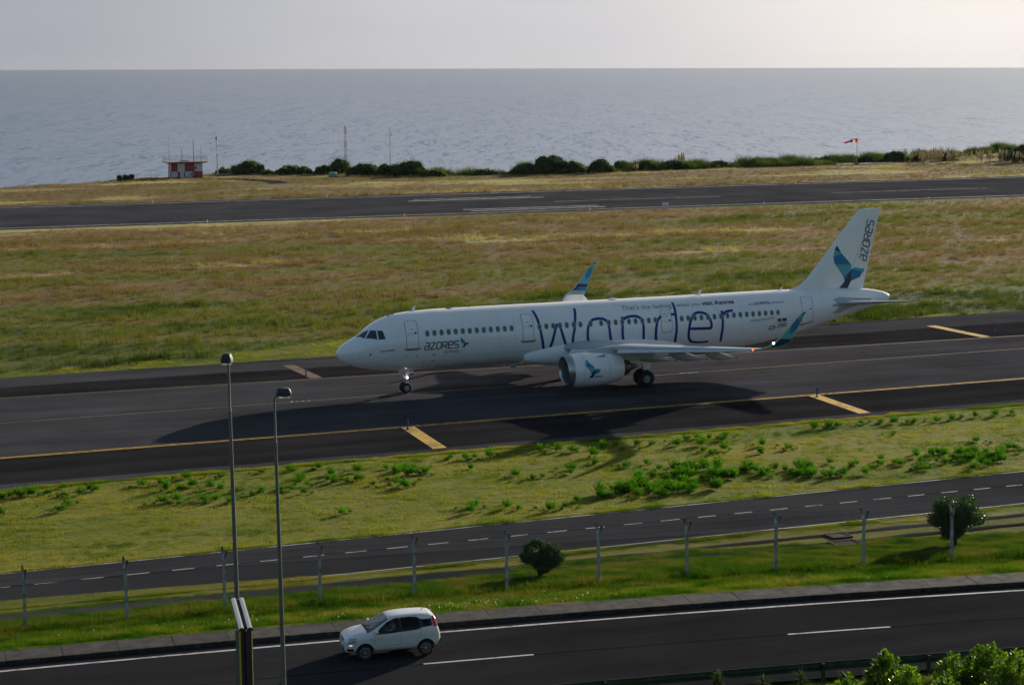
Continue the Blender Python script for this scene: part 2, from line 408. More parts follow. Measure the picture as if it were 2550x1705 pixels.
for (x, y) in ((-7.97, -.70), (22.3, .18)):  # centre line studs, their white reflections put in as white colour
    mb = MB(); 
    for q in range(7):
        a_ = RN.uniform(-.75, .75); mb.lathe([(0, .012), (.09, .012), (.11, 0)], 8, Matrix.Translation((a_, RN.uniform(-.1, .1), .014)))
    tag(mb.obj('stud_glints', M['white_line'], None, loc=(x, y, 0)), kind='structure')

# runway
rn, rf = L(153.8, -.034), L(201.0, -.022)
strip('runway', M['runway'], rn, rf, -160, 520, .006, 300, wob=.12)
strip('runway_edge_line', M['white_far'], L(156.7, -.034), L(157.3, -.034), -160, 520, .012, 60)
strip('runway_edge_line', M['white_far'], L(197.8, -.022), L(198.4, -.022), -160, 520, .012, 60)
for (xa, xb, y, w_) in ((58, 82, 184.8, 1.8), (60, 81, 188.2, 1.4), (60.2, 83, 163.4, 1.6), (60.5, 83, 160.4, 1.6)):
    strip('touchdown_marking', M['white_far'], L(y, -.03), L(y+w_*.55, -.03), xa, xb, .012, 4)
for xa, xb in ((80, 110), (131, 162), (184, 214), (236, 266)):
    strip('runway_centre_line', M['white_far'], L(174.8, -.032), L(175.2, -.032), xa, xb, .012, 4)
# service road
sn, sf, sc = L(-46.95, .016), L(-40.25, .028), L(-43.05, .019)
strip('service_road', M['service'], lambda x: sn(x)-.35, lambda x: sf(x)+.2, -120, 160, .006, 200, wob=.03)
strip('service_edge_line', M['white_line'], lambda x: sn(x), lambda x: sn(x)+.12, -120, 160, .010, 100)
strip('service_edge_line', M['white_line'], lambda x: sf(x)-.11, lambda x: sf(x), -120, 160, .010, 100)
strip('asphalt_joint', M['seam'], lambda x: sc(x)-.04, lambda x: sc(x)+.04, -120, 160, .0095, 100)
x = -18.74-2.11*24
while x < 90:
    strip('service_lane_dash', M['white_line'], lambda q: sc(q)-.045, lambda q: sc(q)+.045, x, x+1.06, .013, 1); x += 2.11
# drain channels between service road and fence
strip('drain_channel', M['ditch'], lambda x: -51.0-.004*x, lambda x: -49.35+.02*x, -80, -10.6, lambda x: h0(x, -50.2)+.09, 60, wob=.05)
strip('drain_channel', M['ditch'], L(-49.25, .01), L(-48.75, .01), -10.6, 60, lambda x: h0(x, -49)+.02, 60, wob=.05)
strip('drain_channel', M['ditch'], L(-50.9, .01), L(-50.5, .01), -10.6, 60, lambda x: h0(x, -50.7)+.05, 60, wob=.06)
for (cx, cy, wx, wy, sk, lab) in ((7.0, -49.35, 1.0, .85, .1, 'small concrete drain pit with dark cover, nearer the service road'), (6.5, -50.95, 1.35, .95, .2, 'larger rusty concrete drain pit beside the fence post')):
    z = h0(cx, cy)
    t = thing('drain_pit', lab, 'drain', (cx, cy, z), 0, 'drain pits by the service road')
    mb = MB()
    for sx in (-1, 1): mb.box((sx*(wx/2), 0, -.02), (.12, wy+.12, .22))
    for sy in (-1, 1): mb.box((0, sy*(wy/2), -.02), (wx-.125, .12, .21))
    mb.obj('pit_rim', M['kerb'], t, smooth=False)
    mb = MB(); 
    nb = 6
    for i in range(nb): mb.box((-wx/2+.12+(wx-.24)*i/(nb-1), 0, .05), (.10, wy-.13, .03))
    mb.obj('pit_cover', mat('rusty_cover', (.07, .04, .03), .8), t, smooth=False)

# public road, kerb and pavement
def off_strip(name, m, o0, o1, x0, x1, z, n=120, wob=0):
    return strip(name, m, lambda x: yk(x)+o0, lambda x: yk(x)+o1, x0, x1, z, n, wob=wob)
RZ = 1.60
off_strip('road', M['road'], -10.0, .02, -59, 59, RZ, 160)
off_strip('road_edge_line', M['white_line'], -.80, -.64, -59, 59, RZ+.006, 160, wob=.006)
off_strip('asphalt_joint', M['seam'], -4.62, -4.50, -59, 59, RZ+.004, 120, wob=.01)
for xa in (-20.15-14.2*2-0, -20.15-14.2, -20.15, -5.96, 8.3, 22.5):
    off_strip('road_lane_dash', M['white_line'], -4.62, -4.49, xa, xa+4.17, RZ+.009, 8)
sw = thing('pavement', None, None); sw['kind'] = 'structure'
kb = thing('kerb', None, None); kb['kind'] = 'structure'
def place_seg(x0, x1, o0, o1, z0, z1, gap=.007):
    P0 = Vector((x0, yk(x0), 0)); P1 = Vector((x1, yk(x1), 0)); d = (P1-P0).normalized(); nn = Vector((-d.y, d.x, 0))
    P0 = P0+d*gap; P1 = P1-d*gap
    vs = [P+nn*o+Vector((0, 0, z)) for P in (P0, P1) for o in (o0, o1) for z in (z0, z1)]
    return vs
BF = [(0, 1, 3, 2), (4, 6, 7, 5), (0, 4, 5, 1), (2, 3, 7, 6), (0, 2, 6, 4), (1, 5, 7, 3)]
x = -48.9
while x < 40:
    jz = RN.uniform(-.006, .006)
    mb = MB(); mb.add(place_seg(x, x+2.06, .17, 1.42, RZ-.2, RZ+.15+jz), BF); mb.obj('paving_slab', M['slab'], sw, smooth=False); x += 2.06
x = -48.9
while x < 40:
    jz = RN.uniform(-.005, .005)
    mb = MB(); mb.add(place_seg(x, x+1.03, .0, .155, RZ-.2, RZ+.158+jz, .009), BF); mb.obj('kerb_stone', M['kerb'], kb, smooth=False); x += 1.03

# track, gravel pad by the hut
M['track2'] = M['track']
mb = MB(); rows = []
tr = [(33.5, 262.8), (36.5, 261.5), (41, 258), (46, 252), (49.5, 245), (49.5, 238), (47.5, 231.5), (44.5, 226)]
for i, (x, y) in enumerate(tr):
    w_ = 1.5
    rows.append([(x-w_*1.3, y-w_*.6, hz_field(x, y)+.05), (x+w_*1.3, y+w_*.6, hz_field(x, y)+.05)])
mb.grid(rows[:6]); tag(mb.obj('track', M['track'], smooth=False), kind='structure')
quad('gravel_pad', M['concrete'], [(40, 267.5), (53, 266.5), (52, 271), (41, 273)], .42)
quad('gravel_pad', M['concrete'], [(171, 242.5), (189, 243.5), (186, 248), (173, 248)], .40)

# ------------------------------------------------------------------ airliner
AL = thing('airliner', 'white twin engine airliner with blue Wonder lettering taxiing on the taxiway', 'airplane')
M['white'] = paint_mat('white_aircraft_paint', (.84, .84, .84), .26, .035, coat=.45, scale=.8)
M['wing_grey'] = paint_mat('wing_grey_paint', (.42, .44, .46), .38, .06, scale=.8)
M['slat'] = paint_mat('slat_paint', (.66, .70, .74), .30, .06, scale=1)
M['bare'] = paint_mat('bare_metal', (.45, .45, .46), .32, .1, metal=.85, scale=2)
M['dkmetal'] = paint_mat('dark_exhaust_metal', (.12, .11, .105), .42, .25, metal=.7, scale=3)
M['black'] = mat('black_gap', (.006, .006, .007), .8)
M['rubber'] = paint_mat('tyre_rubber', (.018, .018, .019), .85, .2, scale=6)
M['hub'] = paint_mat('wheel_hub_grey', (.30, .31, .33), .45, .2, metal=.3, scale=8)
M['strutm'] = paint_mat('landing_gear_paint', (.42, .44, .46), .45, .15, scale=5)
M['seal'] = mat('door_seal_grey', (.10, .11, .12), .6)
M['sill'] = mat('scuff_plate_grey', (.13, .13, .13), .5)
M['blue'] = mat('wonder_blue_film', (.012, .020, .20), .35)
M['navy'] = mat('emblem_navy', (.010, .028, .075), .4)
M['azul'] = mat('emblem_blue', (.0, .17, .36), .4)
M['teal'] = mat('emblem_light_teal', (.07, .36, .43), .4)
M['grey_txt'] = mat('grey_lettering', (.16, .20, .25), .5)
M['dark_txt'] = mat('dark_lettering', (.02, .03, .045), .5)
M['red'] = mat('red_paint', (.45, .02, .02), .5)
M['green_flag'] = mat('flag_green', (.01, .15, .05), .5)
M['yel_flag'] = mat('flag_yellow', (.7, .5, .03), .5)
M['cabin_glass'] = mat('cabin_window_glass', (.085, .115, .13), .2, spec=.6)
M['cock_glass'] = mat('cockpit_glass', (.010, .035, .042), .06, spec=.7)
M['lamp_w'] = mat('lit_white_lamp', (1, 1, 1), .3, emit=(1, .98, .95), estr=6)
M['lamp_r'] = mat('lit_red_lamp', (1, .1, .05), .3, emit=(1, .06, .02), estr=5)
M['lamp_b'] = mat('lit_blue_white_lamp', (1, 1, 1), .3, emit=(.75, .88, 1), estr=14)

S_ = [0,.03,.1,.3,.6,1.0,1.5,2.0,2.5,3.0,3.6,4.3,5.2,6.2,7.5,27,29.5,31,33,35,37,39,41,42.5,43.5,44.2,44.51]
TOP_ = [3.08,3.22,3.34,3.54,3.76,3.99,4.25,4.62,4.99,5.28,5.52,5.69,5.80,5.86,5.91,5.94,5.95,5.96,5.97,5.97,5.96,5.93,5.85,5.73,5.56,5.38,5.22]
BOT_ = [3.08,2.97,2.84,2.62,2.42,2.23,2.06,1.94,1.86,1.79,1.73,1.68,1.65,1.65,1.67,1.72,1.74,1.81,1.98,2.32,2.78,3.30,3.80,4.18,4.44,4.60,4.70]
HW_ = [0.0,.15,.29,.55,.82,1.07,1.31,1.50,1.64,1.75,1.84,1.91,1.955,1.975,1.975,1.975,1.96,1.93,1.83,1.67,1.45,1.20,.92,.70,.53,.40,.28]
ZC_ = [3.08,3.08,3.10,3.12,3.18,3.25,3.36,3.46,3.55,3.64,3.70,3.75,3.79,3.81,3.82,3.82,3.84,3.88,4.0,4.18,4.4,4.6,4.78,4.87,4.91,4.93,4.95]
def pch(xs, ys):
    xs = np.array(xs, float); ys = np.array(ys, float); h = np.diff(xs); d = np.diff(ys)/h
    mm = np.zeros(len(xs)); mm[0] = d[0]; mm[-1] = d[-1]
    for i in range(1, len(xs)-1):
        if d[i-1]*d[i] > 0:
            w1 = 2*h[i]+h[i-1]; w2 = h[i]+2*h[i-1]; mm[i] = (w1+w2)/(w1/d[i-1]+w2/d[i])
    def f(x):
        x = min(max(x, xs[0]), xs[-1]); i = min(max(int(np.searchsorted(xs, x))-1, 0), len(h)-1); t = (x-xs[i])/h[i]
        return float((2*t**3-3*t*t+1)*ys[i]+(t**3-2*t*t+t)*h[i]*mm[i]+(-2*t**3+3*t*t)*ys[i+1]+(t**3-t*t)*h[i]*mm[i+1])
    return f
ftop, fbot, fhw, fzc = [pch(S_, q) for q in (TOP_, BOT_, HW_, ZC_)]
NX = 5.07
def FP(s, t, off=0.0, side=-1):                      # fuselage skin at station s and angle t above the widest line
    c = fzc(s); up = ftop(s)-c; dn = c-fbot(s); hh = up if sin(t) > 0 else dn; w_ = fhw(s)
    n = Vector((0, side*cos(t)/max(w_, .05), sin(t)/max(hh, .05))).normalized()
    if s < 7:                                       # lean the normal forward on the nose
        e = .05; wa = fhw(max(s-e, 0)); ds = (w_-wa)/e if s > e else 3
        n = (n*1.0+Vector((-min(ds, 4)*.8, 0, 0))).normalized()
    elif s > 31:
        ds = (fhw(s)-fhw(s-.1))/.1; n = (n+Vector((-ds, 0, 0))).normalized()
    return Vector((s-NX, side*w_*cos(t), c+hh*sin(t)))+n*off
def z2t(s, z):
    c = fzc(s); r = (z-c)/((ftop(s)-c) if z > c else (c-fbot(s))); return asin(max(-1, min(1, r)))
RA = 2.05
def a_of(s, z): return z2t(s, z)*RA
mb = MB(); rows = []
ss = sorted(set([0.004, .015, .03, .06, .1, .16, .24, .34, .46, .6, .78, 1, 1.25]+list(np.arange(1.5, 8, .25))+list(np.arange(8, 31, 1.))+list(np.arange(31, 44.4, .4))+[44.35, 44.51]))
NT = 72
for s in ss: rows.append([FP(s, 2*pi*k/NT) if False else Vector((s-NX, fhw(s)*cos(2*pi*k/NT), fzc(s)+((ftop(s)-fzc(s)) if sin(2*pi*k/NT) > 0 else (fzc(s)-fbot(s)))*sin(2*pi*k/NT))) for k in range(NT)])
mb.grid(rows, closed=True); mb.cap(rows[0])
fus = mb.obj('fuselage', M['white'], AL)
mb = MB(); mb.lathe([(.29, 0), (.27, .10), (.20, .12), (.17, -.2)], 24, Matrix.Translation((44.47-NX, 0, 4.95)) @ Matrix.Rotation(pi/2, 4, 'Y')); mb.obj('auxiliary_exhaust', M['dkmetal'], AL)

def wrapped(bm, fn, name, mats, parent, cell=None, smooth=True):
    """flat (u,v) geometry sliced and laid on a curved skin by fn(u,v)"""
    if cell:
        us = [v.co.x for v in bm.verts]; vs = [v.co.y for v in bm.verts]
        for ax, lo, hi in ((0, min(us), max(us)), (1, min(vs), max(vs))):
            q = lo+cell
            while q < hi:
                no = (1, 0, 0) if ax == 0 else (0, 1, 0); co = (q, 0, 0) if ax == 0 else (0, q, 0)
                bmesh.ops.bisect_plane(bm, geom=bm.verts[:]+bm.edges[:]+bm.faces[:], plane_co=co, plane_no=no); q += cell
    for v in bm.verts: v.co = fn(v.co.x, v.co.y)
    me = bpy.data.meshes.new(name)
    bmesh.ops.triangulate(bm, faces=[f for f in bm.faces if len(f.verts) > 4])
    bm.to_mesh(me); bm.free()
    for mt in (mats if isinstance(mats, list) else [mats]): me.materials.append(mt)
    if smooth: me.polygons.foreach_set('use_smooth', [True]*len(me.polygons))
    return link(name, me, parent)
def poly_bm(polys, mi=None):
    bm = bmesh.new()
    for i, p in enumerate(polys):
        f = bm.faces.new([bm.verts.new((x, y, 0)) for x, y in p])
        if mi: f.material_index = mi[i]
    return bm
def catmull(P, k=8, closed=False):
    P = [np.array(p, float) for p in P]; out_ = []
    Q = [2*P[0]-P[1]]+P+[2*P[-1]-P[-2]]
    for i in range(1, len(Q)-2):
        for j in range(k):
            t = j/k; a, b, c, d = Q[i-1], Q[i], Q[i+1], Q[i+2]
            out_.append(.5*((2*b)+(-a+c)*t+(2*a-5*b+4*c-d)*t*t+(-a+3*b-3*c+d)*t**3))
    out_.append(P[-1]); return out_
def ribbon_bm(bm, P, w, endcap=True):
    P = [np.array(p, float) for p in P]; Lf = []; Rt = []
    for i, p in enumerate(P):
        t = P[min(i+1, len(P)-1)]-P[max(i-1, 0)]; t = t/(np.hypot(*t)+1e-9); n_ = np.array((-t[1], t[0]))
        ww = w/2
        if endcap and (i == 0 or i == len(P)-1): ww *= .8
        Lf.append(p+n_*ww); Rt.append(p-n_*ww)
    vl = [bm.verts.new((*q, 0)) for q in Lf]; vr = [bm.verts.new((*q, 0)) for q in Rt]
    for i in range(len(P)-1):
        try: bm.faces.new((vl[i], vr[i], vr[i+1], vl[i+1]))
        except ValueError: pass
def fskin(off, z0=None):
    return lambda u, v: FP(u, v/RA, off)
def text_bm(txt, size, bold=0.0, shear=0.0):
    cu = bpy.data.curves.new('t', 'FONT'); cu.body = txt; cu.size = size; cu.offset = bold; cu.shear = shear; cu.resolution_u = 3
    o = bpy.data.objects.new('t', cu); COL.objects.link(o)
    dg = bpy.context.evaluated_depsgraph_get(); dg.update()
    me = bpy.data.meshes.new_from_object(o.evaluated_get(dg)); bpy.data.objects.remove(o); bpy.data.curves.remove(cu)
    bm = bmesh.new(); bm.from_mesh(me); bpy.data.meshes.remove(me)
    if not bm.faces: print('EMPTY TEXT', txt)
    return bm
def fit_text(bm, x0, x1, y0, rise=0.0, h=None):
    us = [v.co.x for v in bm.verts]; lo, hi = min(us), max(us); k = (x1-x0)/(hi-lo)
    vs = [v.co.y for v in bm.verts]; kv = k if h is None else h/(max(vs)-min(vs))
    for v in bm.verts: v.co = ((v.co.x-lo)*k+x0, v.co.y*kv+y0+rise*((v.co.x-lo)*k), 0)
    return bm

# hand drawn word running along the windows, as strokes in station and height
def szl(pts): return [(s, a_of(s, z)) for s, z in pts]
WON = [
 [(14.36,5.56),(14.42,5.44),(14.56,4.94),(14.71,4.0),(14.92,3.07),(15.10,2.48),(15.25,2.33),(15.38,2.50),(15.54,3.12),(15.79,4.09),(15.93,4.46),(16.03,4.53),(16.13,4.46),(16.25,4.26),(16.42,3.68),(16.76,2.85),(17.0,2.46),(17.15,2.38),(17.30,2.42)],
 [(17.64,5.56),(17.53,5.14),(17.40,4.6),(17.33,4.2),(17.22,3.71),(17.20,3.3),(17.26,2.9)],
 [(18.50,2.95),(18.42,3.21),(18.34,3.65),(18.37,4.10),(18.50,4.46),(18.75,4.70),(19.09,4.79),(19.57,4.77),(19.86,4.62),(20.00,4.36),(20.06,4.05),(20.12,3.55),(20.27,3.0)],
 [(21.17,4.84),(21.13,4.45),(21.10,4.1),(21.12,3.49),(21.27,2.9)],
 [(21.13,4.52),(21.32,4.70),(21.62,4.80),(22.12,4.83),(22.48,4.74),(22.68,4.52),(22.76,4.2),(22.78,3.7),(22.84,2.8)],
 [(23.95,2.8),(23.83,3.1),(23.78,3.42),(23.80,3.9),(23.90,4.32),(24.1,4.61),(24.40,4.76),(24.8,4.80),(25.4,4.80)],
 [(25.47,5.60),(25.49,5.3),(25.47,5.04),(25.44,4.32),(25.44,3.56),(25.42,3.1),(25.45,2.7)],
 [(26.52,3.69),(27.3,3.66),(28.27,3.64),(28.30,3.9),(28.21,4.25),(28.0,4.63),(27.58,4.82),(27.11,4.80),(26.78,4.55),(26.55,4.1),(26.46,3.66),(26.46,3.25),(26.55,2.92),(26.81,2.68),(27.2,2.60),(27.6,2.57),(28.23,2.60)],
 [(29.25,4.88),(29.24,4.27),(29.22,3.5),(29.20,3.0),(29.26,2.52)],
 [(29.24,4.50),(29.42,4.68),(29.7,4.80),(30.17,4.84)]]
bm = bmesh.new()
for k_, st in enumerate(WON):
    P = szl(st); Q = catmull(P, 5) if k_ != 7 else catmull(P[:3], 2)[:-1]+catmull(P[2:], 5)
    ribbon_bm(bm, Q, .205)
wrapped(bm, fskin(.009), 'wonder_lettering', M['blue'], AL)

GL = {'a': [[(.08,1),(.45,1),(.58,.97),(.64,.86),(.64,0)], [(.64,0),(.14,0),(.03,.04),(0,.14),(0,.40),(.04,.50),(.14,.54),(.64,.54)]],
      'z': [[(0,1),(.62,1)], [(.62,1),(.0,.02)], [(0,0),(.66,0)]],
      'o': [[(.14,1),(.52,1),(.63,.95),(.67,.84),(.67,.16),(.62,.05),(.52,0),(.14,0),(.04,.05),(0,.16),(0,.84),(.04,.95),(.14,1)]],
      'R': [[(0,0),(0,1),(.46,1),(.58,.96),(.64,.85),(.64,.62),(.59,.50),(.48,.46),(.10,.46)], [(.34,.46),(.68,0)]],
      'e': [[(.05,.50),(.52,.50),(.62,.54),(.66,.64),(.66,.85),(.62,.96),(.50,1),(.14,1),(.04,.96),(0,.86),(0,.14),(.04,.04),(.14,0),(.64,0)]],
      's': [[(.66,1),(.14,1),(.04,.96),(0,.86),(0,.64),(.04,.54),(.14,.50),(.50,.50),(.62,.46),(.66,.36),(.66,.14),(.62,.04),(.50,0),(0,0)]]}
def word_bm(word, H, total, wd=.16, slant=.10):
    bm = bmesh.new(); x = 0; adv = .88; W_ = adv*len(word)-.2
    for ch in word:
        for st in GL[ch]:
            P = [((x+a+slant*b)/W_*total, b*H) for a, b in st]
            Q = []
            for i in range(len(P)-1):
                for j in range(3): Q.append((P[i][0]+(P[i+1][0]-P[i][0])*j/3, P[i][1]+(P[i+1][1]-P[i][1])*j/3))
            Q.append(P[-1]); ribbon_bm(bm, Q, wd*H, False)
        x += adv
    return bm
def move_bm(bm, dx, dy, rot=0):
    R_ = Matrix.Rotation(rot, 3, 'Z')
    for v in bm.verts: v.co = R_ @ v.co+Vector((dx, dy, 0))
    return bm
EMB = [(0, [(39.82,9.2),(39.64,8.87),(40.19,8.62)]), (2, [(39.64,8.87),(40.19,8.62),(40.25,8.54),(39.5,8.31)]),
       (1, [(39.5,8.31),(40.25,8.54),(41.1,7.68),(39.7,7.72),(39.61,7.82)]), (2, [(39.7,7.72),(41.1,7.68),(41.13,7.38),(40.46,6.73)]),
       (1, [(40.46,6.73),(41.15,7.34),(40.57,6.38)]), (0, [(41.15,7.32),(40.57,6.38),(40.02,5.80),(40.84,5.80),(41.15,6.39)]),
       (1, [(41.15,7.3),(42.19,7.06),(41.92,6.65),(41.15,6.39)]), (2, [(41.15,7.3),(41.45,7.44),(42.2,7.28),(42.19,7.06)]),
       (0, [(42.2,7.28),(42.31,7.31),(42.23,6.99),(42.19,7.06)])]
def emblem_bm(x0, y0, w_, h_):
    return poly_bm([[((a-39.5)/2.81*w_+x0, (b-5.8)/3.4*h_+y0) for a, b in p] for _, p in EMB], [q for q, _ in EMB])
EM = [M['navy'], M['azul'], M['teal']]
def arc0(z, s=20): return a_of(s, z)
wrapped(move_bm(word_bm('azoRes', .46, 2.50), 5.92, arc0(3.32)), fskin(.010), 'azores_lettering', M['dark_txt'], AL, .12)
wrapped(fit_text(text_bm('airlines', .4), 7.36, 8.50, arc0(2.96)), fskin(.012), 'airlines_lettering', M['grey_txt'], AL, .2)
wrapped(emblem_bm(8.58, arc0(3.32), .64, .72), fskin(.011), 'whale_tail_emblem', EM, AL, .15)
wrapped(fit_text(text_bm('SETE CIDADES', .14, .004), 2.74, 3.72, a_of(3.2, 3.30), .02), fskin(.014), 'aircraft_name_lettering', M['dark_txt'], AL, .2)
wrapped(fit_text(text_bm("That's the feeling", .4), 21.30, 25.28, arc0(5.27)), fskin(.014), 'slogan_lettering', M['grey_txt'], AL, .2)
wrapped(fit_text(text_bm("when you", .4), 25.68, 27.62, arc0(5.29)), fskin(.014), 'slogan_lettering', M['grey_txt'], AL, .2)
wrapped(fit_text(text_bm("visit Azores", .4, .010), 27.78, 30.46, arc0(5.29)), fskin(.014), 'slogan_lettering', M['dark_txt'], AL, .2)
wrapped(fit_text(text_bm("www.", .3), 31.55, 32.02, a_of(32, 5.15)), fskin(.014), 'web_lettering', M['azul'], AL, .2)
wrapped(move_bm(word_bm('azoRes', .20, 1.08, .17), 32.06, a_of(32.6, 5.15)), fskin(.014), 'web_lettering', M['dark_txt'], AL, .12)
wrapped(emblem_bm(33.18, a_of(33.3, 5.12), .28, .30), fskin(.014), 'whale_tail_emblem', EM, AL, .15)
wrapped(fit_text(text_bm("airlines.pt", .3), 33.52, 34.66, a_of(34, 5.16)), fskin(.014), 'web_lettering', M['azul'], AL, .2)
wrapped(fit_text(text_bm("visitazores.com", .3), 31.54, 33.64, a_of(32.5, 3.97)), fskin(.014), 'web_lettering', M['grey_txt'], AL, .2)
wrapped(fit_text(text_bm("CS-TSG", .5, .014, .15), 33.2, 34.78, a_of(34, 3.30), 0, .33), fskin(.014), 'registration_lettering', M['dark_txt'], AL, .2)
bm = poly_bm([[(33.91, 3.80), (34.05, 3.80), (34.05, 4.04), (33.91, 4.04)], [(34.05, 3.80), (34.28, 3.80), (34.28, 4.04), (34.05, 4.04)], [(34.36, 3.80), (34.72, 3.80), (34.72, 4.04), (34.36, 4.04)]], [0, 1, 2])
wrapped(bm, lambda u, v: FP(u, a_of(u, v)/RA, .014), 'flag_decal', [M['green_flag'], M['red'], mat('flag_blue', (.01, .02, .2), .5)], AL)
bm = bmesh.new()
for k_ in range(2): ribbon_bm(bm, [(33.93+.02*k_+q*.1, 3.74-.06*k_) for q in range(8)], .02)
wrapped(bm, lambda u, v: FP(u, a_of(u, v)/RA, .014), 'flag_caption', M['grey_txt'], AL)['kind'] = 'stuff'

# cabin windows: one shared mesh, each window an object (frame > pane as one piece too small to split)
def oval(w_, h_, n_=20, p=2.6):
    return [((abs(cos(t))**(2/p))*(1 if cos(t) >= 0 else -1)*w_/2, (abs(sin(t))**(2/p))*(1 if sin(t) >= 0 else -1)*h_/2) for t in [2*pi*k/n_ for k in range(n_)]]
s0 = 20.0; a0 = a_of(s0, 4.47)
mb = MB(); O1 = oval(.33, .44); O2 = oval(.25, .36)
mb.grid([[FP(s0+x, (a0+y)/RA, .010)-Vector((s0-NX, 0, 0)) for x, y in O1], [FP(s0+x, (a0+y)/RA, .022)-Vector((s0-NX, 0, 0)) for x, y in O2]], 0, closed=True)
mb.cap([FP(s0+x, (a0+y)/RA, .016)-Vector((s0-NX, 0, 0)) for x, y in O2], 1)
wme = mb.mesh('cabin_window', [paint_mat('window_frame', (.33, .36, .38), .4), M['cabin_glass']])
wins = [6.15+.5283*k for k in range(13)]+[14.62+.531*k for k in range(7)]+[18.6, 19.44]+[20.05+.5314*k for k in range(8)]+[25.89+.5385*k for k in range(16)]
for s in wins:
    z_adj = 0
    if s > 29.6:
        av = a_of(s, 4.50); m2 = MB()
        m2.grid([[FP(s+x, (av+y)/RA, .010) for x, y in O1], [FP(s+x, (av+y)/RA, .022) for x, y in O2]], 0, closed=True); m2.cap([FP(s+x, (av+y)/RA, .018) for x, y in O2], 1)
        m2.obj('cabin_window', list(wme.materials), AL); continue
    if s < 8: z_adj = (FP(s, a0/RA)-FP(20, a0/RA)).z
    dy = -(fhw(s)-1.975)*cos(a0/RA)
    link('cabin_window', wme, AL, (s-NX, dy, z_adj))

def door(s0, s1, z0, z1, sillp, lab=None, port=True, small=False):
    sm = (s0+s1)/2; b0, b1 = a_of(sm, z0), a_of(sm, z1); w_, h_ = s1-s0, b1-b0
    def rr(w_, h_, r, k=5):
        P = []
        for cx, cy, a in ((w_/2-r, h_/2-r, 0), (-w_/2+r, h_/2-r, pi/2), (-w_/2+r, -h_/2+r, pi), (w_/2-r, -h_/2+r, 1.5*pi)):
            P += [(cx+r*cos(a+q*pi/2/k), cy+r*sin(a+q*pi/2/k)) for q in range(k+1)]
        return P
    def dens(P, st=.12):
        Q = []
        for i in range(len(P)):
            a, b_ = np.array(P[i]), np.array(P[(i+1) % len(P)]); k = max(1, int(np.hypot(*(b_-a))/st))
            Q += [tuple(a+(b_-a)*j/k) for j in range(k)]
        return Q
    ca = (b0+b1)/2
    f = lambda P, off: [FP(sm+x, (ca+y)/RA, off) for x, y in P]
    bm = poly_bm([[(sm+x, ca+y) for x, y in rr(w_-.05, h_-.05, .14)]])
    d = wrapped(bm, fskin(.010), 'cabin_door', M['white'], AL, .2)
    if lab: d['label'] = lab
    mb = MB(); A_ = dens(rr(w_, h_, .17)); k_ = (w_-.065)/w_; k2 = (h_-.065)/h_
    mb.grid([f(A_, .009), f([(x*k_, y*k2) for x, y in A_], .014)], closed=True); mb.obj('door_seal', M['seal'], d)
    if port:
        o = oval(.17, .17, 14, 2); mb = MB(); mb.cap([FP(sm+x+w_*.28, (ca+y+.02)/RA, .018) for x, y in o]); mb.obj('door_window', M['cock_glass'], d)
        bm = poly_bm([[(sm-.02, ca+.28), (sm+.08, ca+.28), (sm+.06, ca+.36), (sm, ca+.36)]]); wrapped(bm, fskin(.015), 'door_mark', M['red'], d)
        bm = bmesh.new(); 
        for q in range(4): ribbon_bm(bm, [(sm-.25, ca+.05-q*.05), (sm-.12, ca+.05-q*.05)], .015)
        ribbon_bm(bm, [(sm+.05, ca-.12), (sm+.05, ca+.08)], .035)
        wrapped(bm, fskin(.015), 'door_markings', M['seal'], d)['kind'] = 'stuff'
    if sillp:
        bm = bmesh.new(); ribbon_bm(bm, [(sm-w_/2-.12, b0+.06), (sm-w_/2-.06, b0-.03)]+[(sm-w_/2+w_*q/8, b0-.06) for q in range(9)]+[(sm+w_/2+.06, b0-.03), (sm+w_/2+.12, b0+.06)], .10)
        wrapped(bm, fskin(.013), 'scuff_plate', M['sill'], d)
door(4.60, 5.50, 3.42, 5.33, True)
door(13.31, 14.17, 3.50, 5.39, True)
door(24.22, 25.10, 3.52, 5.13, False)
door(36.12, 37.12, 3.50, 5.50, True)

def st_poly(P, off, name, m, parent, nu=8):             # quad given by (s,z) corners bl,tl,tr,br; laid in (s,angle)
    C_ = [(s, z2t(s, z)) for s, z in P]; rows = []
    for i in range(nu+1):
        u = i/nu; rows.append([])
        for j in range(nu+1):
            v = j/nu
            s = (C_[0][0]*(1-v)+C_[1][0]*v)*(1-u)+(C_[3][0]*(1-v)+C_[2][0]*v)*u
            t = (C_[0][1]*(1-v)+C_[1][1]*v)*(1-u)+(C_[3][1]*(1-v)+C_[2][1]*v)*u
            rows[-1].append((s, t))
    return rows
for nm, P in (('front', [(1.46, 4.225), (1.93, 4.555), (2.20, 4.69), (1.80, 4.22)]), ('mid', [(1.90, 4.22), (2.31, 4.70), (2.60, 4.70), (2.56, 4.17)]), ('back', [(2.69, 4.17), (2.71, 4.71), (3.02, 4.71), (3.12, 4.20)])):
    R_ = st_poly(P, 0, nm, None, None)
    for side in (-1, 1):
        g1 = MB(); g1.grid([[FP(s, t, .012, side) for s, t in r] for r in R_]); wdw = g1.obj('cockpit_window', M['cock_glass'], AL)
        edge = R_[0]+[r[-1] for r in R_[1:]]+R_[-1][-2::-1]+[r[0] for r in R_[-2:0:-1]]
        cs = sum(e[0] for e in edge)/len(edge); ct = sum(e[1] for e in edge)/len(edge)
        g2 = MB(); g2.grid([[FP(s, t, .010, side) for s, t in edge], [FP(cs+(s-cs)*1.10, ct+(t-ct)*1.10, .006, side) for s, t in edge]], closed=True)
        g2.obj('window_frame', M['seal'], wdw)
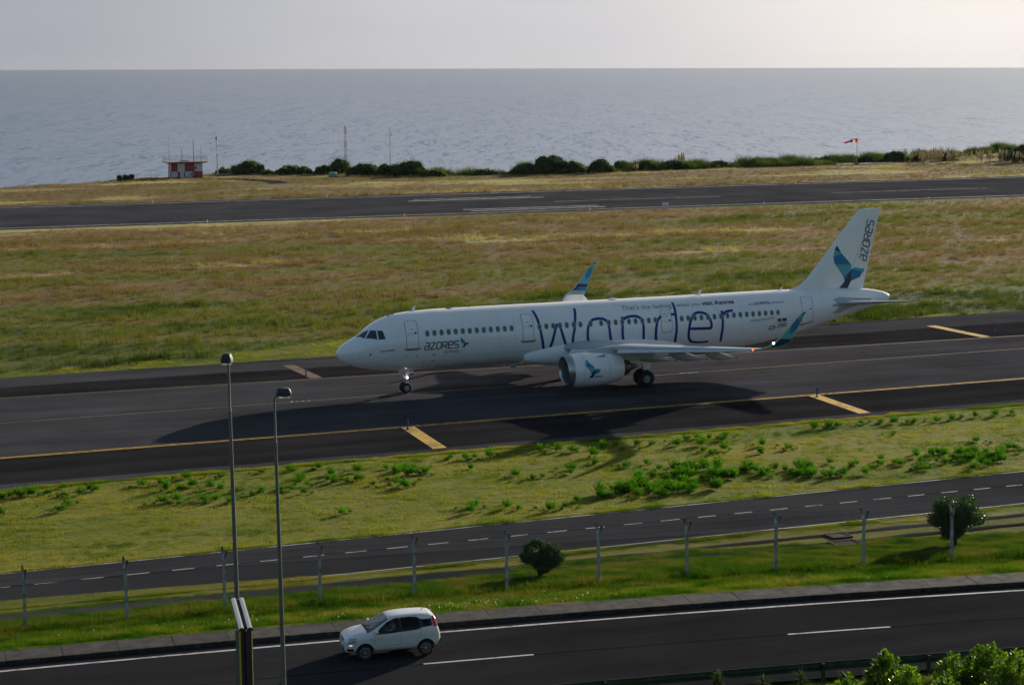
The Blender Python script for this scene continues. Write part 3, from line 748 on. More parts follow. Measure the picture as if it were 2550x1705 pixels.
# small marks, probes and antennas
bm = bmesh.new()
for s in (4.6, 5.4):
    ribbon_bm(bm, [(s-.08, a_of(5, 2.95)), (s+.10, a_of(5, 2.95))], .025); ribbon_bm(bm, [(s, a_of(5, 2.95)), (s, a_of(5, 2.72))], .025)
wrapped(bm, fskin(.012), 'jacking_marks', M['red'], AL, .2)['kind'] = 'stuff'
bm = bmesh.new(); 
for (s, z, w_, h_) in ((2.0, 3.05, .16, .16), (3.0, 2.35, .10, .05), (6.55, 2.85, .2, .10), (5.9, 2.35, .12, .08), (6.5, 2.40, .28, .07), (1.35, 2.85, .13, .03), (4.0, 2.1, .1, .04)):
    bmv = [(s, a_of(s, z)), (s+w_, a_of(s, z)), (s+w_, a_of(s, z)+h_), (s, a_of(s, z)+h_)]
    bm.faces.new([bm.verts.new((x, y, 0)) for x, y in bmv])
wrapped(bm, fskin(.012), 'fuselage_vents', M['sill'], AL)['kind'] = 'stuff'
bm = bmesh.new()                                   # skin panel joints
for s in (8.9, 11.6, 12.75, 20.9, 28.9, 30.9, 35.5, 38.1):
    ribbon_bm(bm, [(s, a_of(s, z)) for z in np.linspace(max(fbot(s)+.2, 2.1), ftop(s)-.04, 24)], .012)
ribbon_bm(bm, [(s, arc0(5.60)) for s in np.linspace(7.2, 30.5, 60)], .010)
ribbon_bm(bm, [(s, arc0(2.75)) for s in np.linspace(7.2, 14.0, 30)], .010)
wrapped(bm, fskin(.009), 'skin_joints', mat('skin_joint_grey', (.42, .44, .46), .5), AL)
def blade(name, s, z0, h_, ch, lean=.25):
    mb = MB(); rows = []
    for q in range(4):
        u = q/3; c = ch*(1-.45*u); x0 = s-NX+lean*u
        rows.append([(x0, 0, z0+h_*u), (x0+c*.35, .02, z0+h_*u), (x0+c, 0, z0+h_*u), (x0+c*.35, -.02, z0+h_*u)])
    mb.grid(rows, closed=True); mb.cap(rows[-1]); mb.obj(name, M['white'], AL)
blade('blade_antenna', 5.50, 5.80, .40, .30); blade('blade_antenna', 28.0, 5.93, .38, .32); blade('blade_antenna', 34.9, 5.95, .25, .22)
for s, h_, r_ in ((3.9, .05, .10), (8.4, .06, .16), (9.9, .03, .06), (4.2, .03, .08)):
    mb = MB(); mb.lathe([(r_*1.6, 0), (r_*1.3, h_*.6), (0.001, h_)], 14, Matrix.Translation((s-NX, 0, ftop(s)-.01))); mb.obj('antenna_dome', M['sill'], AL)
mb = MB(); rows = [[Vector((20.6+u*1.1-NX, .25*sin(pi*u)*cos(t), ftop(21)-.01+.09*sin(pi*u)*max(0, sin(t)))) for t in np.linspace(0, pi, 9)] for u in np.linspace(0, 1, 9)]
mb.grid(rows); mb.obj('antenna_dome', M['white'], AL)
blade('drain_mast', 12.6, 1.38, .28, .20, -.1)

# belly fairing
mb = MB(); rows = []
for s in list(np.linspace(13.6, 26.2, 40)):
    u = (s-13.6)/12.6; e = sin(pi*min(1, u*2.6)/2)**.7 if u < .385 else (cos(pi*max(0, (u-.62)/.38)/2)**.8 if u > .62 else 1)
    e = max(e, .0)
    zt = 2.9+.72*e; zb = 1.72-.42*e; hw_ = 1.55+.62*e
    zc_ = (zt+zb)/2-.1
    r = []
    for k in range(40):
        t = 2*pi*k/40; ct, st_ = cos(t), sin(t)
        r.append((s-NX, hw_*abs(ct)**.7*(1 if ct > 0 else -1), zc_+(zt-zc_ if st_ > 0 else zc_-zb)*abs(st_)**.8*(1 if st_ > 0 else -1)))
    rows.append(r)
mb.grid(rows, closed=True); mb.cap(rows[0]); mb.cap(rows[-1]); mb.obj('belly_fairing', M['white'], AL)
mb = MB()
rows = [[Vector((12.7+u*.9-NX, -.35+.28*cos(t)*sin(pi*u)**.6, 1.66-.30*sin(t)*sin(pi*u)**.6)) for t in np.linspace(0, pi, 9)] for u in np.linspace(0, 1, 11)]
mb.grid(rows); mb.obj('air_scoop', M['wing_grey'], AL)

# wings
AF = [(0, 0), (.004, .012), (.0125, .0215), (.03, .033), (.06, .044), (.12, .056), (.2, .063), (.3, .066), (.4, .064), (.55, .054), (.7, .038), (.85, .019), (1, .002)]
def wing_sec(y):
    """LE x, LE z, chord, thickness scale, twist"""
    le = 18.8+(y-6.5)*.52-NX
    zl = 3.22+(y-6.5)*.100 if y > 2 else 2.77
    te = 23.55-NX if y < 6.4 else 23.55+(y-6.4)*.215-NX
    th = float(np.interp(y, [1, 6.4, 17], [1.15, .95, .80]))
    tw = float(np.interp(y, [1, 6.4, 17], [.020, .012, .0]))
    return le, zl, te-le, th, tw
def wing_pt(y, u, up, side, off=0):
    le, zl, c, th, tw = wing_sec(y)
    t_ = float(np.interp(u, [a for a, _ in AF], [b for _, b in AF]))*th*c
    z = zl-u*c*(.035+tw)+t_*(1 if up else -.75)+.012*c*sin(pi*u)
    return Vector((le+u*c, side*y, z+off*(1 if up else -1)))
WL = [(16.9, 4.26, 24.2, 25.85), (17.12, 4.32, 24.45, 26.05), (17.36, 4.46, 24.78, 26.24), (17.55, 4.70, 25.14, 26.42), (17.66, 5.05, 25.52, 26.58), (17.76, 5.6, 26.05, 26.84), (17.85, 6.15, 26.55, 27.08), (17.92, 6.60, 26.98, 27.28), (17.95, 6.78, 27.30, 27.45)]
WLC = [(0, (.52, 1.02)), ]
def build_wing(side):
    ys = [0.9, 1.6, 2.2, 3, 3.8, 4.6, 5.4, 6.0, 6.4, 7, 8, 9, 10, 11, 12, 13, 14, 15, 16, 16.5, 16.9]
    us = [a for a, _ in AF]
    mb = MB(); rows = []
    for y in ys: rows.append([wing_pt(y, u, True, side) for u in us[::-1]]+[wing_pt(y, u, False, side) for u in us[1:]])
    mb.grid(rows, closed=True, flip=(side > 0)); mb.cap(rows[-1])
    wg = mb.obj('wing', M['wing_grey'], AL)
    # slats: leading-edge skins standing proud and drooped, one object each
    for (ya, yb) in ((2.7, 5.0), (6.55, 9.05), (9.09, 11.55), (11.59, 14.0), (14.04, 16.45)):
        mb = MB(); rows = []
        for y in np.linspace(ya, yb, 7):
            pr = [(.135, True), (.10, True), (.06, True), (.03, True), (.0125, True), (.004, True), (0, True), (.004, False), (.0125, False), (.03, False), (.06, False), (.085, False)]
            c = wing_sec(y)[2]
            rows.append([wing_pt(y, u, up, side, .014)+Vector((-.036*c*(1-u*3), 0, -.050*c*(1-u*5))) for u, up in pr])
        mb.grid(rows, flip=(side > 0))
        mb.cap(rows[0]); mb.cap(rows[-1])
        mb.obj('slat', M['slat'], wg)
    # control surfaces as separate trailing pieces
    for nm, ya, yb, u0 in (('flap', 2.3, 6.35, .76), ('flap', 6.45, 12.9, .76), ('aileron', 13.0, 16.3, .74)):
        mb = MB(); rows = []
        for y in np.linspace(ya, yb, 8):
            rows.append([wing_pt(y, u, True, side, .012) for u in (u0, .85, .93, 1.0)]+[wing_pt(y, u, False, side, .012) for u in (1.0, .93, .85, u0)])
        mb.grid(rows, closed=True); mb.cap(rows[0]); mb.cap(rows[-1]); mb.obj(nm, M['wing_grey'], wg)
    for (ya, yb) in ((7.2, 8.6), (8.7, 10.1), (10.2, 11.4)):
        mb = MB(); mb.grid([[wing_pt(y, u, True, side, .010) for u in (.66, .70, .75)] for y in np.linspace(ya, yb, 4)]); mb.obj('spoiler', M['slat'], wg)
    for y, tip, dz in ((4.2, 1.0, .55), (8.3, 1.05, .46), (11.6, 1.0, .36)):
        le, zl, c, th, tw = wing_sec(y); x0 = le+.48*c; x1 = le+c+tip*.85
        mb = MB(); rows = []
        for u in np.linspace(0, 1, 14):
            r_ = max(.012, sin(pi*min(1, u*1.02)**.62)*.31) if u < .98 else .03
            zc_ = wing_pt(y, .5, False, side).z-.14-.62*u*dz/.46-.10*sin(pi*u)
            rows.append([Vector((x0+(x1-x0)*u, side*y+r_*.62*cos(t), zc_+r_*1.05*sin(t))) for t in np.linspace(0, 2*pi, 13)[:-1]])
        mb.grid(rows, closed=True); mb.cap(rows[0]); mb.cap(rows[-1])
        fr = mb.obj('flap_track_fairing', M['wing_grey'], wg)
        mb = MB(); e = rows[-1]; cc = sum(e, Vector())/len(e); mb.lathe([(0, -.10), (.05, -.08), (.06, 0), (.045, .06), (0, .09)], 10, Matrix.Translation(cc) @ Matrix.Rotation(pi/2, 4, 'Y')); mb.obj('fairing_tip', M['red'], fr)
    # winglet
    mb = MB(); rows = []
    nn = 21
    def wl(v):
        f = v*(len(WL)-1); i = min(int(f), len(WL)-2); t = f-i
        return [WL[i][k]*(1-t)+WL[i+1][k]*t for k in range(4)]
    def wlp(v, u, face, off=0):
        y, z, a, b_ = wl(v); y2, z2, _, _ = wl(min(1, v+.02)); y1, z1, _, _ = wl(max(0, v-.02))
        tn = Vector((0, y2-y1, z2-z1)).normalized(); nrm = Vector((0, -tn.z, tn.y))      # towards inboard/up
        c = b_-a; th = float(np.interp(u, [q for q, _ in AF], [q for _, q in AF]))*c*.72
        p = Vector((a-NX+u*c, y, z))+nrm*((th+off)*face); p.y *= side
        return p
    for i in range(nn):
        v = i/(nn-1); rows.append([wlp(v, u, 1) for u in us[::-1]]+[wlp(v, u, -1) for u in us[1:]])
    mb.grid(rows, closed=True); mb.cap(rows[-1]); wlo = mb.obj('winglet', M['wing_grey'], wg)
    bands = [(0, [(0.0, .985, 1, .985), ]), ]
    PN = [(0, [(.02, .99), (.98, .99), (.97, .90), (.25, .86)]), (2, [(.05, .93), (.25, .86), (.97, .90), (.6, .76), (.06, .85)]),
          (1, [(.06, .85), (.6, .76), (.97, .90), (.97, .62), (.55, .56), (.08, .72)]), (2, [(.08, .72), (.55, .56), (.97, .62), (.97, .47), (.10, .50)]),
          (0, [(.10, .50), (.97, .47), (.97, .40), (.12, .27), (.10, .38)]), (1, [(.12, .27), (.55, .335), (.97, .40), (.97, .30)]), (2, [(.12, .27), (.97, .30), (.95, .20)])]
    for face in (1, -1):
        mb = MB()
        for mi, P in PN:
            # fan of subdivided triangles mapped to the winglet skin
            c0 = (sum(a for a, _ in P)/len(P), sum(b_ for _, b_ in P)/len(P))
            for q in range(len(P)):
                a, b_ = P[q], P[(q+1) % len(P)]; k = 5; ids = {}
                vs = []; fs = []
                for i in range(k+1):
                    for j in range(k+1-i):
                        l0 = i/k; l1 = j/k; l2 = 1-l0-l1
                        ids[(i, j)] = len(vs); vs.append(wlp(c0[1]*l2+a[1]*l0+b_[1]*l1, c0[0]*l2+a[0]*l0+b_[0]*l1, face, .007))
                for i in range(k):
                    for j in range(k-i):
                        fs.append((ids[(i, j)], ids[(i+1, j)], ids[(i, j+1)]))
                        if i+j < k-1: fs.append((ids[(i+1, j)], ids[(i+1, j+1)], ids[(i, j+1)]))
                mb.add(vs, fs, mi)
        mb.obj('winglet_pattern', EM, wlo)
    mb = MB(); P = Vector((25.22-NX, side*17.56, 4.74)); mb.lathe([(0, -.07), (.05, -.05), (.07, 0), (.05, .05), (0, .07)], 10, Matrix.Translation(P)); mb.obj('strobe_light', M['lamp_b'] if side < 0 else M['strutm'], wlo)
    mb = MB(); P = wing_pt(16.75, .0, True, side)+Vector((-.03, 0, 0)); mb.lathe([(0, -.06), (.045, -.04), (.06, 0), (.045, .04), (0, .06)], 10, Matrix.Translation(P)); mb.obj('navigation_light', M['lamp_r'] if side < 0 else M['strutm'], wg)
    # engine
    EY, EZ = side*5.75, 1.80
    eng = thing('engine', None, None, (0, 0, 0)); eng.parent = AL
    for k in ('label', 'category'):
        if k in eng: del eng[k]
    NP = [(14.95, .985, 1.80), (15.0, 1.04, 1.80), (15.12, 1.09, 1.80), (15.4, 1.145, 1.80), (15.8, 1.185, 1.80), (16.4, 1.205, 1.80), (17.2, 1.20, 1.80), (17.9, 1.155, 1.80), (18.4, 1.08, 1.81), (18.9, .97, 1.82), (19.24, .885, 1.83)]
    def nring(s, r, zc_, n_=48):
        drop = max(0, (15.6-s))*.10
        return [Vector((s-NX+(-.10+.10*0)*0+.07*sin(t)*(-1)*max(0, 1-(s-14.95)/1.0), EY+r*cos(t), zc_-drop*0+r*1.02*sin(t))) for t in [2*pi*k/n_ for k in range(n_)]]
    mb = MB(); mb.grid([nring(*p) for p in NP[3:]], closed=True); cowl = mb.obj('fan_cowl', M['white'], eng)
    mb = MB(); mb.grid([nring(15.9, .86, 1.80), nring(15.4, .875, 1.80), nring(15.12, .90, 1.80), nring(15.0, .93, 1.80)]+[nring(*p) for p in NP[:4]], closed=True); mb.obj('intake_lip', M['bare'], eng)
    mb = MB(); mb.grid([nring(15.9, .859, 1.8), nring(16.3, .85, 1.8)], closed=True); mb.cap(nring(16.32, .85, 1.8)); mb.obj('intake_duct', M['black'], eng)
    mb = MB()
    for k in range(20):
        a = 2*pi*k/20; mb.add([Vector((16.2+dx-NX, EY+r*cos(a+da), 1.8+r*sin(a+da))) for r, da, dx in ((.28, 0, 0), (.28, .16, .1), (.84, .22, .1), (.84, .05, 0))], [(0, 1, 2, 3)])
    mb.obj('fan_blades', M['dkmetal'], eng)['kind'] = 'stuff'
    mb = MB(); mb.lathe([(.001, -.42), (.12, -.3), (.22, -.1), (.28, 0)], 20, Matrix.Translation((16.2-NX, EY, 1.8)) @ Matrix.Rotation(pi/2, 4, 'Y')); mb.obj('spinner', M['strutm'], eng)
    mb = MB(); mb.lathe([(.86, -.02), (.66, -.1), (.64, .18), (.60, .42), (.50, .72), (.44, .78), (.40, .5)], 32, Matrix.Translation((19.14-NX, EY, 1.80)) @ Matrix.Rotation(pi/2, 4, 'Y'))
    mb.obj('core_nozzle', M['bare'] if False else M['dkmetal'], eng)
    mb = MB(); mb.lathe([(.36, .45), (.33, .75), (.22, 1.1), (.10, 1.4), (.012, 1.58)], 24, Matrix.Translation((19.14-NX, EY, 1.80)) @ Matrix.Rotation(pi/2, 4, 'Y')); mb.obj('exhaust_cone', M['dkmetal'], eng)
    for s in (16.1, 18.0):
        mb = MB(); r_ = float(np.interp(s, [p[0] for p in NP], [p[1] for p in NP])); mb.grid([nring(s-.008, r_+.006, 1.8), nring(s+.008, r_+.006, 1.8)], closed=True); mb.obj('cowl_joint', M['seal'], eng)
    # strake
    mb = MB(); t_ = radians(52); 
    P = []
    for s, h_ in ((16.95, 0), (17.3, .12), (17.75, .30), (17.78, 0)):
        r_ = float(np.interp(s, [p[0] for p in NP], [p[1] for p in NP]))-.02+h_
        P.append(Vector((s-NX, EY+side*r_*cos(t_), 1.8+r_*sin(t_)))) 
    mb.add(P+[p+Vector((0, .02, .015)) for p in P], [(0, 1, 2, 3), (7, 6, 5, 4), (0, 4, 5, 1), (1, 5, 6, 2), (2, 6, 7, 3)]); mb.obj('nacelle_strake', M['wing_grey'], eng, smooth=False)
    def ncf(u, v):
        r_ = float(np.interp(u, [p[0] for p in NP], [p[1] for p in NP]))+.008; t = v/1.2
        return Vector((u-NX, EY+side*r_*cos(t), 1.80+r_*1.02*sin(t)))
    wrapped(emblem_bm(16.15, -.42, 1.12, 1.32), ncf, 'whale_tail_emblem', EM, cowl, .12)
    wrapped(move_bm(word_bm('azoRes', .11, .60, .2), 16.80, -.42), ncf, 'cowl_lettering', M['dark_txt'], cowl, .12)
    bm = bmesh.new()
    for (u, v, r_) in ((16.45, -.12, .035), (16.45, -.58, .05), (16.25, -.72, .03), (16.05, -.74, .02), (16.5, -.70, .02), (16.38, -.62, .02)):
        bm.faces.new([bm.verts.new((u+r_*cos(a), v+r_*sin(a), 0)) for a in np.linspace(0, 2*pi, 9)[:-1]])
    wrapped(bm, ncf, 'cowl_drain_holes', M['sill'], cowl)['kind'] = 'stuff'
    # pylon
    mb = MB(); rows = []
    for s, zt, zb, w_ in ((16.6, 3.02, 2.9, .05), (17.2, 3.22, 2.85, .19), (18.0, 3.36, 2.7, .24), (19.0, 3.42, 2.45, .26), (20.0, 3.30, 2.25, .25), (21.2, 3.15, 2.35, .18), (22.3, 2.95, 2.75, .04)):
        rows.append([Vector((s-NX, EY+a*w_, z)) for a, z in ((-1, zb), (-1.05, (zt+zb)/2), (-.8, zt-.04), (0, zt), (.8, zt-.04), (1.05, (zt+zb)/2), (1, zb), (0, zb-.04))])
    mb.grid(rows, closed=True); mb.cap(rows[0]); mb.cap(rows[-1]); mb.obj('engine_pylon', M['wing_grey'], eng)
    return wg
build_wing(-1); build_wing(1)

# tail fin
FLE = [(5.5, 35.0), (5.98, 35.84), (6.22, 36.62), (6.72, 37.28), (8.01, 38.42), (9.97, 40.06), (11.55, 41.42), (11.80, 41.66), (11.90, 41.95), (11.93, 42.3)]
def fle(z): return float(np.interp(z, [a for a, _ in FLE], [b for _, b in FLE]))
def fte(z): return 42.27+(z-5.97)*.230
def fin_pt(u, z, side, off=0):
    a, b_ = fle(z), fte(z); c = b_-a; k = float(np.interp(z, [5.6, 6.7, 8, 11.93], [.55, .72, .85, .85]))
    t_ = float(np.interp(u, [q for q, _ in AF], [q for _, q in AF]))*min(c, 4.6)*k*.72
    return Vector((a+u*c-NX, side*(t_+off), z))
mb = MB(); rows = []; us = [a for a, _ in AF]
for z in [5.4, 5.7, 5.98, 6.1, 6.22, 6.45, 6.72, 7.3, 8.01, 9, 9.97, 10.8, 11.55, 11.7, 11.8, 11.87, 11.9, 11.93]:
    rows.append([fin_pt(u, z, -1) for u in us[::-1]]+[fin_pt(u, z, 1) for u in us[1:]])
mb.grid(rows, closed=True); mb.cap(rows[-1]); fin = mb.obj('tail_fin', M['white'], AL)
for side in (-1, 1):
    def ff(s, z, side=side): 
        z = max(z, 5.72); a, b_ = fle(z), fte(z); return fin_pt(max(0, min(1, (s-a)/(b_-a))), z, side, .008)
    wrapped(poly_bm([[(a, b_) for a, b_ in p] for _, p in EMB], [q for q, _ in EMB]), ff, 'whale_tail_emblem', EM, fin, .25)
    bm = word_bm('azoRes', .62, 3.12, .15)
    if side > 0:
        for v in bm.verts: v.co.x = 3.12-v.co.x
        move_bm(bm, 0, 0)
    ang = atan2(3.07, .65)
    move_bm(bm, 42.46, 7.86, ang)
    wrapped(bm, ff, 'fin_lettering', M['dark_txt'], fin, .15)
    mb = MB(); mb.grid([[fin_pt(.70, z, side, .006) for z in np.linspace(6.1, 11.7, 12)], [fin_pt(.708, z, side, .006) for z in np.linspace(6.1, 11.7, 12)]]); mb.obj('rudder_joint', M['wing_grey'], fin)
# tailplanes
for side in (-1, 1):
    mb = MB(); rows = []
    for y in np.linspace(.3, 6.2, 12):
        v = y/6.2; a = 38.75+v*3.55; b_ = 42.75+v*.80; z = 4.72+v*.72
        if v > .97: a += .25
        c = b_-a
        rows.append([Vector((a+u*c-NX, side*y, z+float(np.interp(u, us, [q for _, q in AF]))*c*.72-u*c*.02)) for u in us[::-1]]+[Vector((a+u*c-NX, side*y, z-float(np.interp(u, us, [q for _, q in AF]))*c*.72-u*c*.02)) for u in us[1:]])
    mb.grid(rows, closed=True); mb.cap(rows[-1]); mb.obj('tailplane', M['wing_grey'], AL)
    mb = MB()                                   # scuff plate round the tailplane root
    P = [(39.0, 4.10), (38.9, 4.7), (39.05, 5.15), (39.6, 5.30), (40.6, 5.22), (41.6, 5.12), (42.6, 5.05), (42.6, 4.80), (41.2, 4.60), (40.2, 4.30), (39.6, 4.08)]
    c0 = (40.3, 4.75)
    rows = []
    for k in (0.001, .35, .7, 1):
        rows.append([FP(c0[0]+(s-c0[0])*k, z2t(c0[0]+(s-c0[0])*k, max(fbot(s)+.1, c0[1]+(z-c0[1])*k)), .012, side) for s, z in P])
    mb.grid(rows, closed=True); mb.obj('tailplane_fairing', M['wing_grey'], AL)

# landing gear
def wheel_mesh(name, R_, w_, hubr):
    mb = MB(); M0 = Matrix.Rotation(pi/2, 4, 'X')
    prof = [(hubr, -w_*.42), (hubr*1.15, -w_*.48), (R_*.80, -w_*.5), (R_*.93, -w_*.42), (R_*.985, -w_*.26), (R_, -w_*.08), (R_, w_*.08), (R_*.985, w_*.26), (R_*.93, w_*.42), (R_*.80, w_*.5), (hubr*1.15, w_*.48), (hubr, w_*.42)]
    mb.lathe(prof, 36, M0, 0)
    for sgn in (-1, 1):
        mb.lathe([(hubr, sgn*w_*.42), (hubr*.92, sgn*w_*.30), (hubr*.62, sgn*w_*.26), (hubr*.5, sgn*w_*.40), (hubr*.30, sgn*w_*.46), (.001, sgn*w_*.47)], 24, M0, 1)
        for k in range(8):
            a = 2*pi*k/8; mb.lathe([(hubr*.075, sgn*w_*.25), (hubr*.075, sgn*w_*.285), (.001, sgn*w_*.285)], 6, M0 @ Matrix.Translation((hubr*.77*cos(a), hubr*.77*sin(a), 0)), 2)
    return mb.mesh(name, [M['rubber'], M['hub'], M['black']])
ng = thing('nose_gear', None, None); ng.parent = AL
nw = wheel_mesh('wheel', .38, .22, .20)
for y in (-.26, .26): link('wheel', nw, ng, (0, y, .38))
mb = MB(); mb.tube([(.0, -.28, .38), (.0, .28, .38)], .05, 10); mb.tube([(0, 0, .38), (.02, 0, .95)], .065, 12); mb.tube([(.02, 0, .95), (.10, 0, 1.95)], .10, 12)
mb.tube([(.05, 0, .98), (.24, 0, .78), (.06, 0, .52)], .03, 6); mb.tube([(-.02, 0, 1.0), (-.50, 0, 1.80)], .035, 8)
mb.box((0, 0, 1.02), (.16, .5, .07)); mb.tube([(-.02, -.2, 1.0), (-.18, -.2, .93)], .025, 6)
mb.obj('gear_strut', M['strutm'], ng)
for c_, d_ in (((-.30, -.40, 1.66), (.62, .025, .18)), ((-.30, .40, 1.66), (.62, .025, .18)), ((.34, .22, 1.52), (.44, .03, .50)), ((.34, -.22, 1.52), (.44, .03, .50))):
    mb = MB(); mb.box(c_, d_); gd = mb.obj('gear_door', M['white'], ng, smooth=False)
mb = MB(); mb.box((.40, -.238, 1.33), (.32, .006, .12)); mb.obj('door_red_panel', M['red'], gd, smooth=False)
bm = fit_text(text_bm('TSG', .2, .008), .20, .52, 1.58, 0, .13); wrapped(bm, lambda u, v: Vector((u, -.242, v)), 'door_lettering', M['dark_txt'], gd)
for P in ((-.16, -.12, 1.74), (.08, -.24, 1.12)):
    mb = MB(); mb.lathe([(0, -.06), (.06, -.04), (.075, 0), (.06, .04), (0, .06)], 12, Matrix.Translation(P) @ Matrix.Rotation(-pi/2, 4, 'Y')); mb.obj('taxi_light', M['lamp_w'], ng)
mw = wheel_mesh('wheel', .60, .43, .28)
for side in (-1, 1):
    t = thing('main_gear', None, None); t.parent = AL
    for y in (3.795-.46, 3.795+.46): link('wheel', mw, t, (16.9, side*y, .60))
    mb = MB(); Y = side*3.795
    mb.tube([(16.9, Y-.5, .6), (16.9, Y+.5, .6)], .08, 10); mb.tube([(16.9, Y, .6), (16.9, Y, 1.4)], .10, 12); mb.tube([(16.9, Y, 1.3), (16.95, Y, 2.9)], .16, 12)
    mb.tube([(17.0, Y, 1.5), (17.35, Y, 1.05), (17.0, Y, .7)], .04, 6); mb.tube([(16.9, Y-side*.1, 1.8), (16.8, Y-side*1.6, 2.6)], .07, 8)
    mb.tube([(17.1, Y, 1.62), (17.42, Y, 1.66)], .05, 8)
    mb.obj('gear_strut', M['strutm'], t)
    mb = MB(); mb.add([(16.35, Y+side*.25, 2.8), (17.35, Y+side*.25, 2.7), (17.25, Y+side*.36, 1.3), (16.75, Y+side*.36, 1.2), (16.35, Y+side*.28, 2.8), (17.35, Y+side*.28, 2.7), (17.25, Y+side*.39, 1.3), (16.75, Y+side*.39, 1.2)], [(0, 1, 2, 3), (7, 6, 5, 4), (0, 4, 5, 1), (1, 5, 6, 2), (2, 6, 7, 3), (3, 7, 4, 0)])
    mb.obj('gear_door', M['white'], t, smooth=False)
for o in list(AL.children_recursive):
    for k in ('category',):
        if k in o: del o[k]

# ------------------------------------------------------------------ small white hatchback on the public road
CX, CY = -21.0, 0
car_x = -21.95
slope = -.148-.0028*car_x
car = thing('hatchback', 'small white hatchback driving along the public road with the driver in view', 'car',
            (car_x, yk(car_x)-2.72, RZ+.005), atan2(slope, 1))
CT = [(-.735, .50), (-.72, .62), (-.69, .74), (-.64, .80), (-.55, .855), (-.40, .905), (-.2, .955), (0, .995), (.14, 1.015), (.28, 1.10), (.5, 1.235), (.72, 1.36), (.92, 1.455), (1.1, 1.50), (1.4, 1.535), (1.8, 1.545), (2.15, 1.54), (2.42, 1.52), (2.60, 1.485), (2.70, 1.42), (2.78, 1.20), (2.84, .98), (2.88, .82), (2.905, .60), (2.91, .5)]
CBt = [(-.735, .40), (-.70, .26), (-.6, .20), (-.4, .18), (2.5, .20), (2.7, .24), (2.86, .32), (2.91, .42)]
CW = [(-.735, .40), (-.72, .50), (-.68, .60), (-.6, .68), (-.45, .745), (-.25, .785), (0, .805), (.5, .815), (1.2, .82), (1.9, .82), (2.3, .81), (2.6, .785), (2.75, .74), (2.85, .67), (2.90, .58), (2.91, .5)]
cT = pch(*zip(*CT)); cB = pch(*zip(*CBt)); cW = pch(*zip(*CW))
def car_half(x, z):
    t, b_, w_ = cT(x), cB(x), cW(x)
    zm = min(.55, (t+b_)/2)
    r = (z-zm)/(t-zm) if z > zm else (zm-z)/(zm-b_)
    r = max(0, min(1, r)); p = 5.2 if z > zm else 3.0
    g_ = (1-r**p)**(1/p)
    tum = .21*smooth(.88, 1.62, z)
    wr = .012*math.exp(-((z-.80)/.10)**2)
    arch = .012*max(math.exp(-((math.hypot(x-0, z-.30)-.37)/.05)**2), math.exp(-((math.hypot(x-2.3, z-.30)-.37)/.05)**2))
    return w_*g_*(1-tum)+wr*g_+arch*g_
def car_pt(x, z, side, off=0):
    y = car_half(x, z); e = .01
    nx_ = -(car_half(min(x+e, 2.9), z)-car_half(max(x-e, -.73), z))/(2*e); nz = -(car_half(x, z+e)-car_half(x, z-e))/(2*e)
    n_ = Vector((max(-3, min(3, nx_)), 1, max(-3, min(3, nz)))).normalized()
    return Vector((x+n_.x*off, side*(y+n_.y*off), z+n_.z*off))
def car_ztop(x, y):
    lo, hi = .55, cT(x)
    for _ in range(24):
        md = (lo+hi)/2
        if car_half(x, md) > abs(y): lo = md
        else: hi = md
    return lo
mb = MB(); rows = []
xs_ = sorted([c[0] for c in CT]+list(np.arange(-.65, 2.85, .09)))
xs_ = [x for i, x in enumerate(xs_) if i == 0 or x-xs_[i-1] > .012]
for x in xs_:
    t, b_ = cT(x), cB(x); zm = min(.55, (t+b_)/2); half = []
    for q in np.linspace(0, 1, 9): half.append(b_+(zm-b_)*(1-cos(q*pi/2)))
    for q in np.linspace(0, 1, 22)[1:]: half.append(zm+(t-zm)*sin(q*pi/2))
    half = [h_ for h_ in half]
    rr_ = [Vector((x, -car_half(x, z) if 0 < i < len(half)-1 else 0, z)) for i, z in enumerate(half)]
    rows.append(rr_+[Vector((v.x, -v.y, v.z)) for v in rr_[-2:0:-1]])
mb.grid(rows, closed=True); mb.cap(rows[0]); mb.cap(rows[-1])
M['carw'] = paint_mat('white_car_paint', (.66, .68, .70), .22, .02, coat=.6, scale=1)
M['carblk'] = mat('black_car_trim', (.008, .008, .009), .45)
M['carint'] = mat('dark_car_interior', (.012, .012, .013), .9)
M['carglass'] = glass_thin('car_side_glass', (.70, .78, .78), .02)
M['carscreen'] = glass_thin('car_windscreen_glass', (.35, .45, .48), .22)
M['carglass_dk'] = glass_thin('car_privacy_glass', (.10, .12, .12), .02)
M['head'] = mat('headlamp_lens', (.30, .36, .42), .08, spec=.8, metal=.3)
M['tail'] = mat('red_tail_lamp', (.42, .006, .010), .15, coat=.5)
M['rim'] = paint_mat('alloy_rim', (.50, .52, .54), .3, .05, metal=.6, scale=6)
body_me = mb.mesh('body', [M['carw'], M['carint']])
tmp = bpy.data.objects.new('tmp', body_me); COL.objects.link(tmp); cutters = []
def cutter(mb_):
    me = mb_.mesh('cut', [M['carw'], M['carint']], False); me.polygons.foreach_set('material_index', [1]*len(me.polygons))
    o = bpy.data.objects.new('cut', me); COL.objects.link(o); cutters.append(o)
    md = tmp.modifiers.new('b', 'BOOLEAN'); md.operation = 'DIFFERENCE'; md.solver = 'EXACT'; md.object = o; md.material_mode = 'TRANSFER'
for x in (0, 2.3):
    for side in (-1, 1):
        c_ = MB(); c_.lathe([(0, -.16), (.345, -.16), (.345, .16), (0, .16)], 32, Matrix.Translation((x, side*.80, .31)) @ Matrix.Rotation(pi/2, 4, 'X')); cutter(c_)
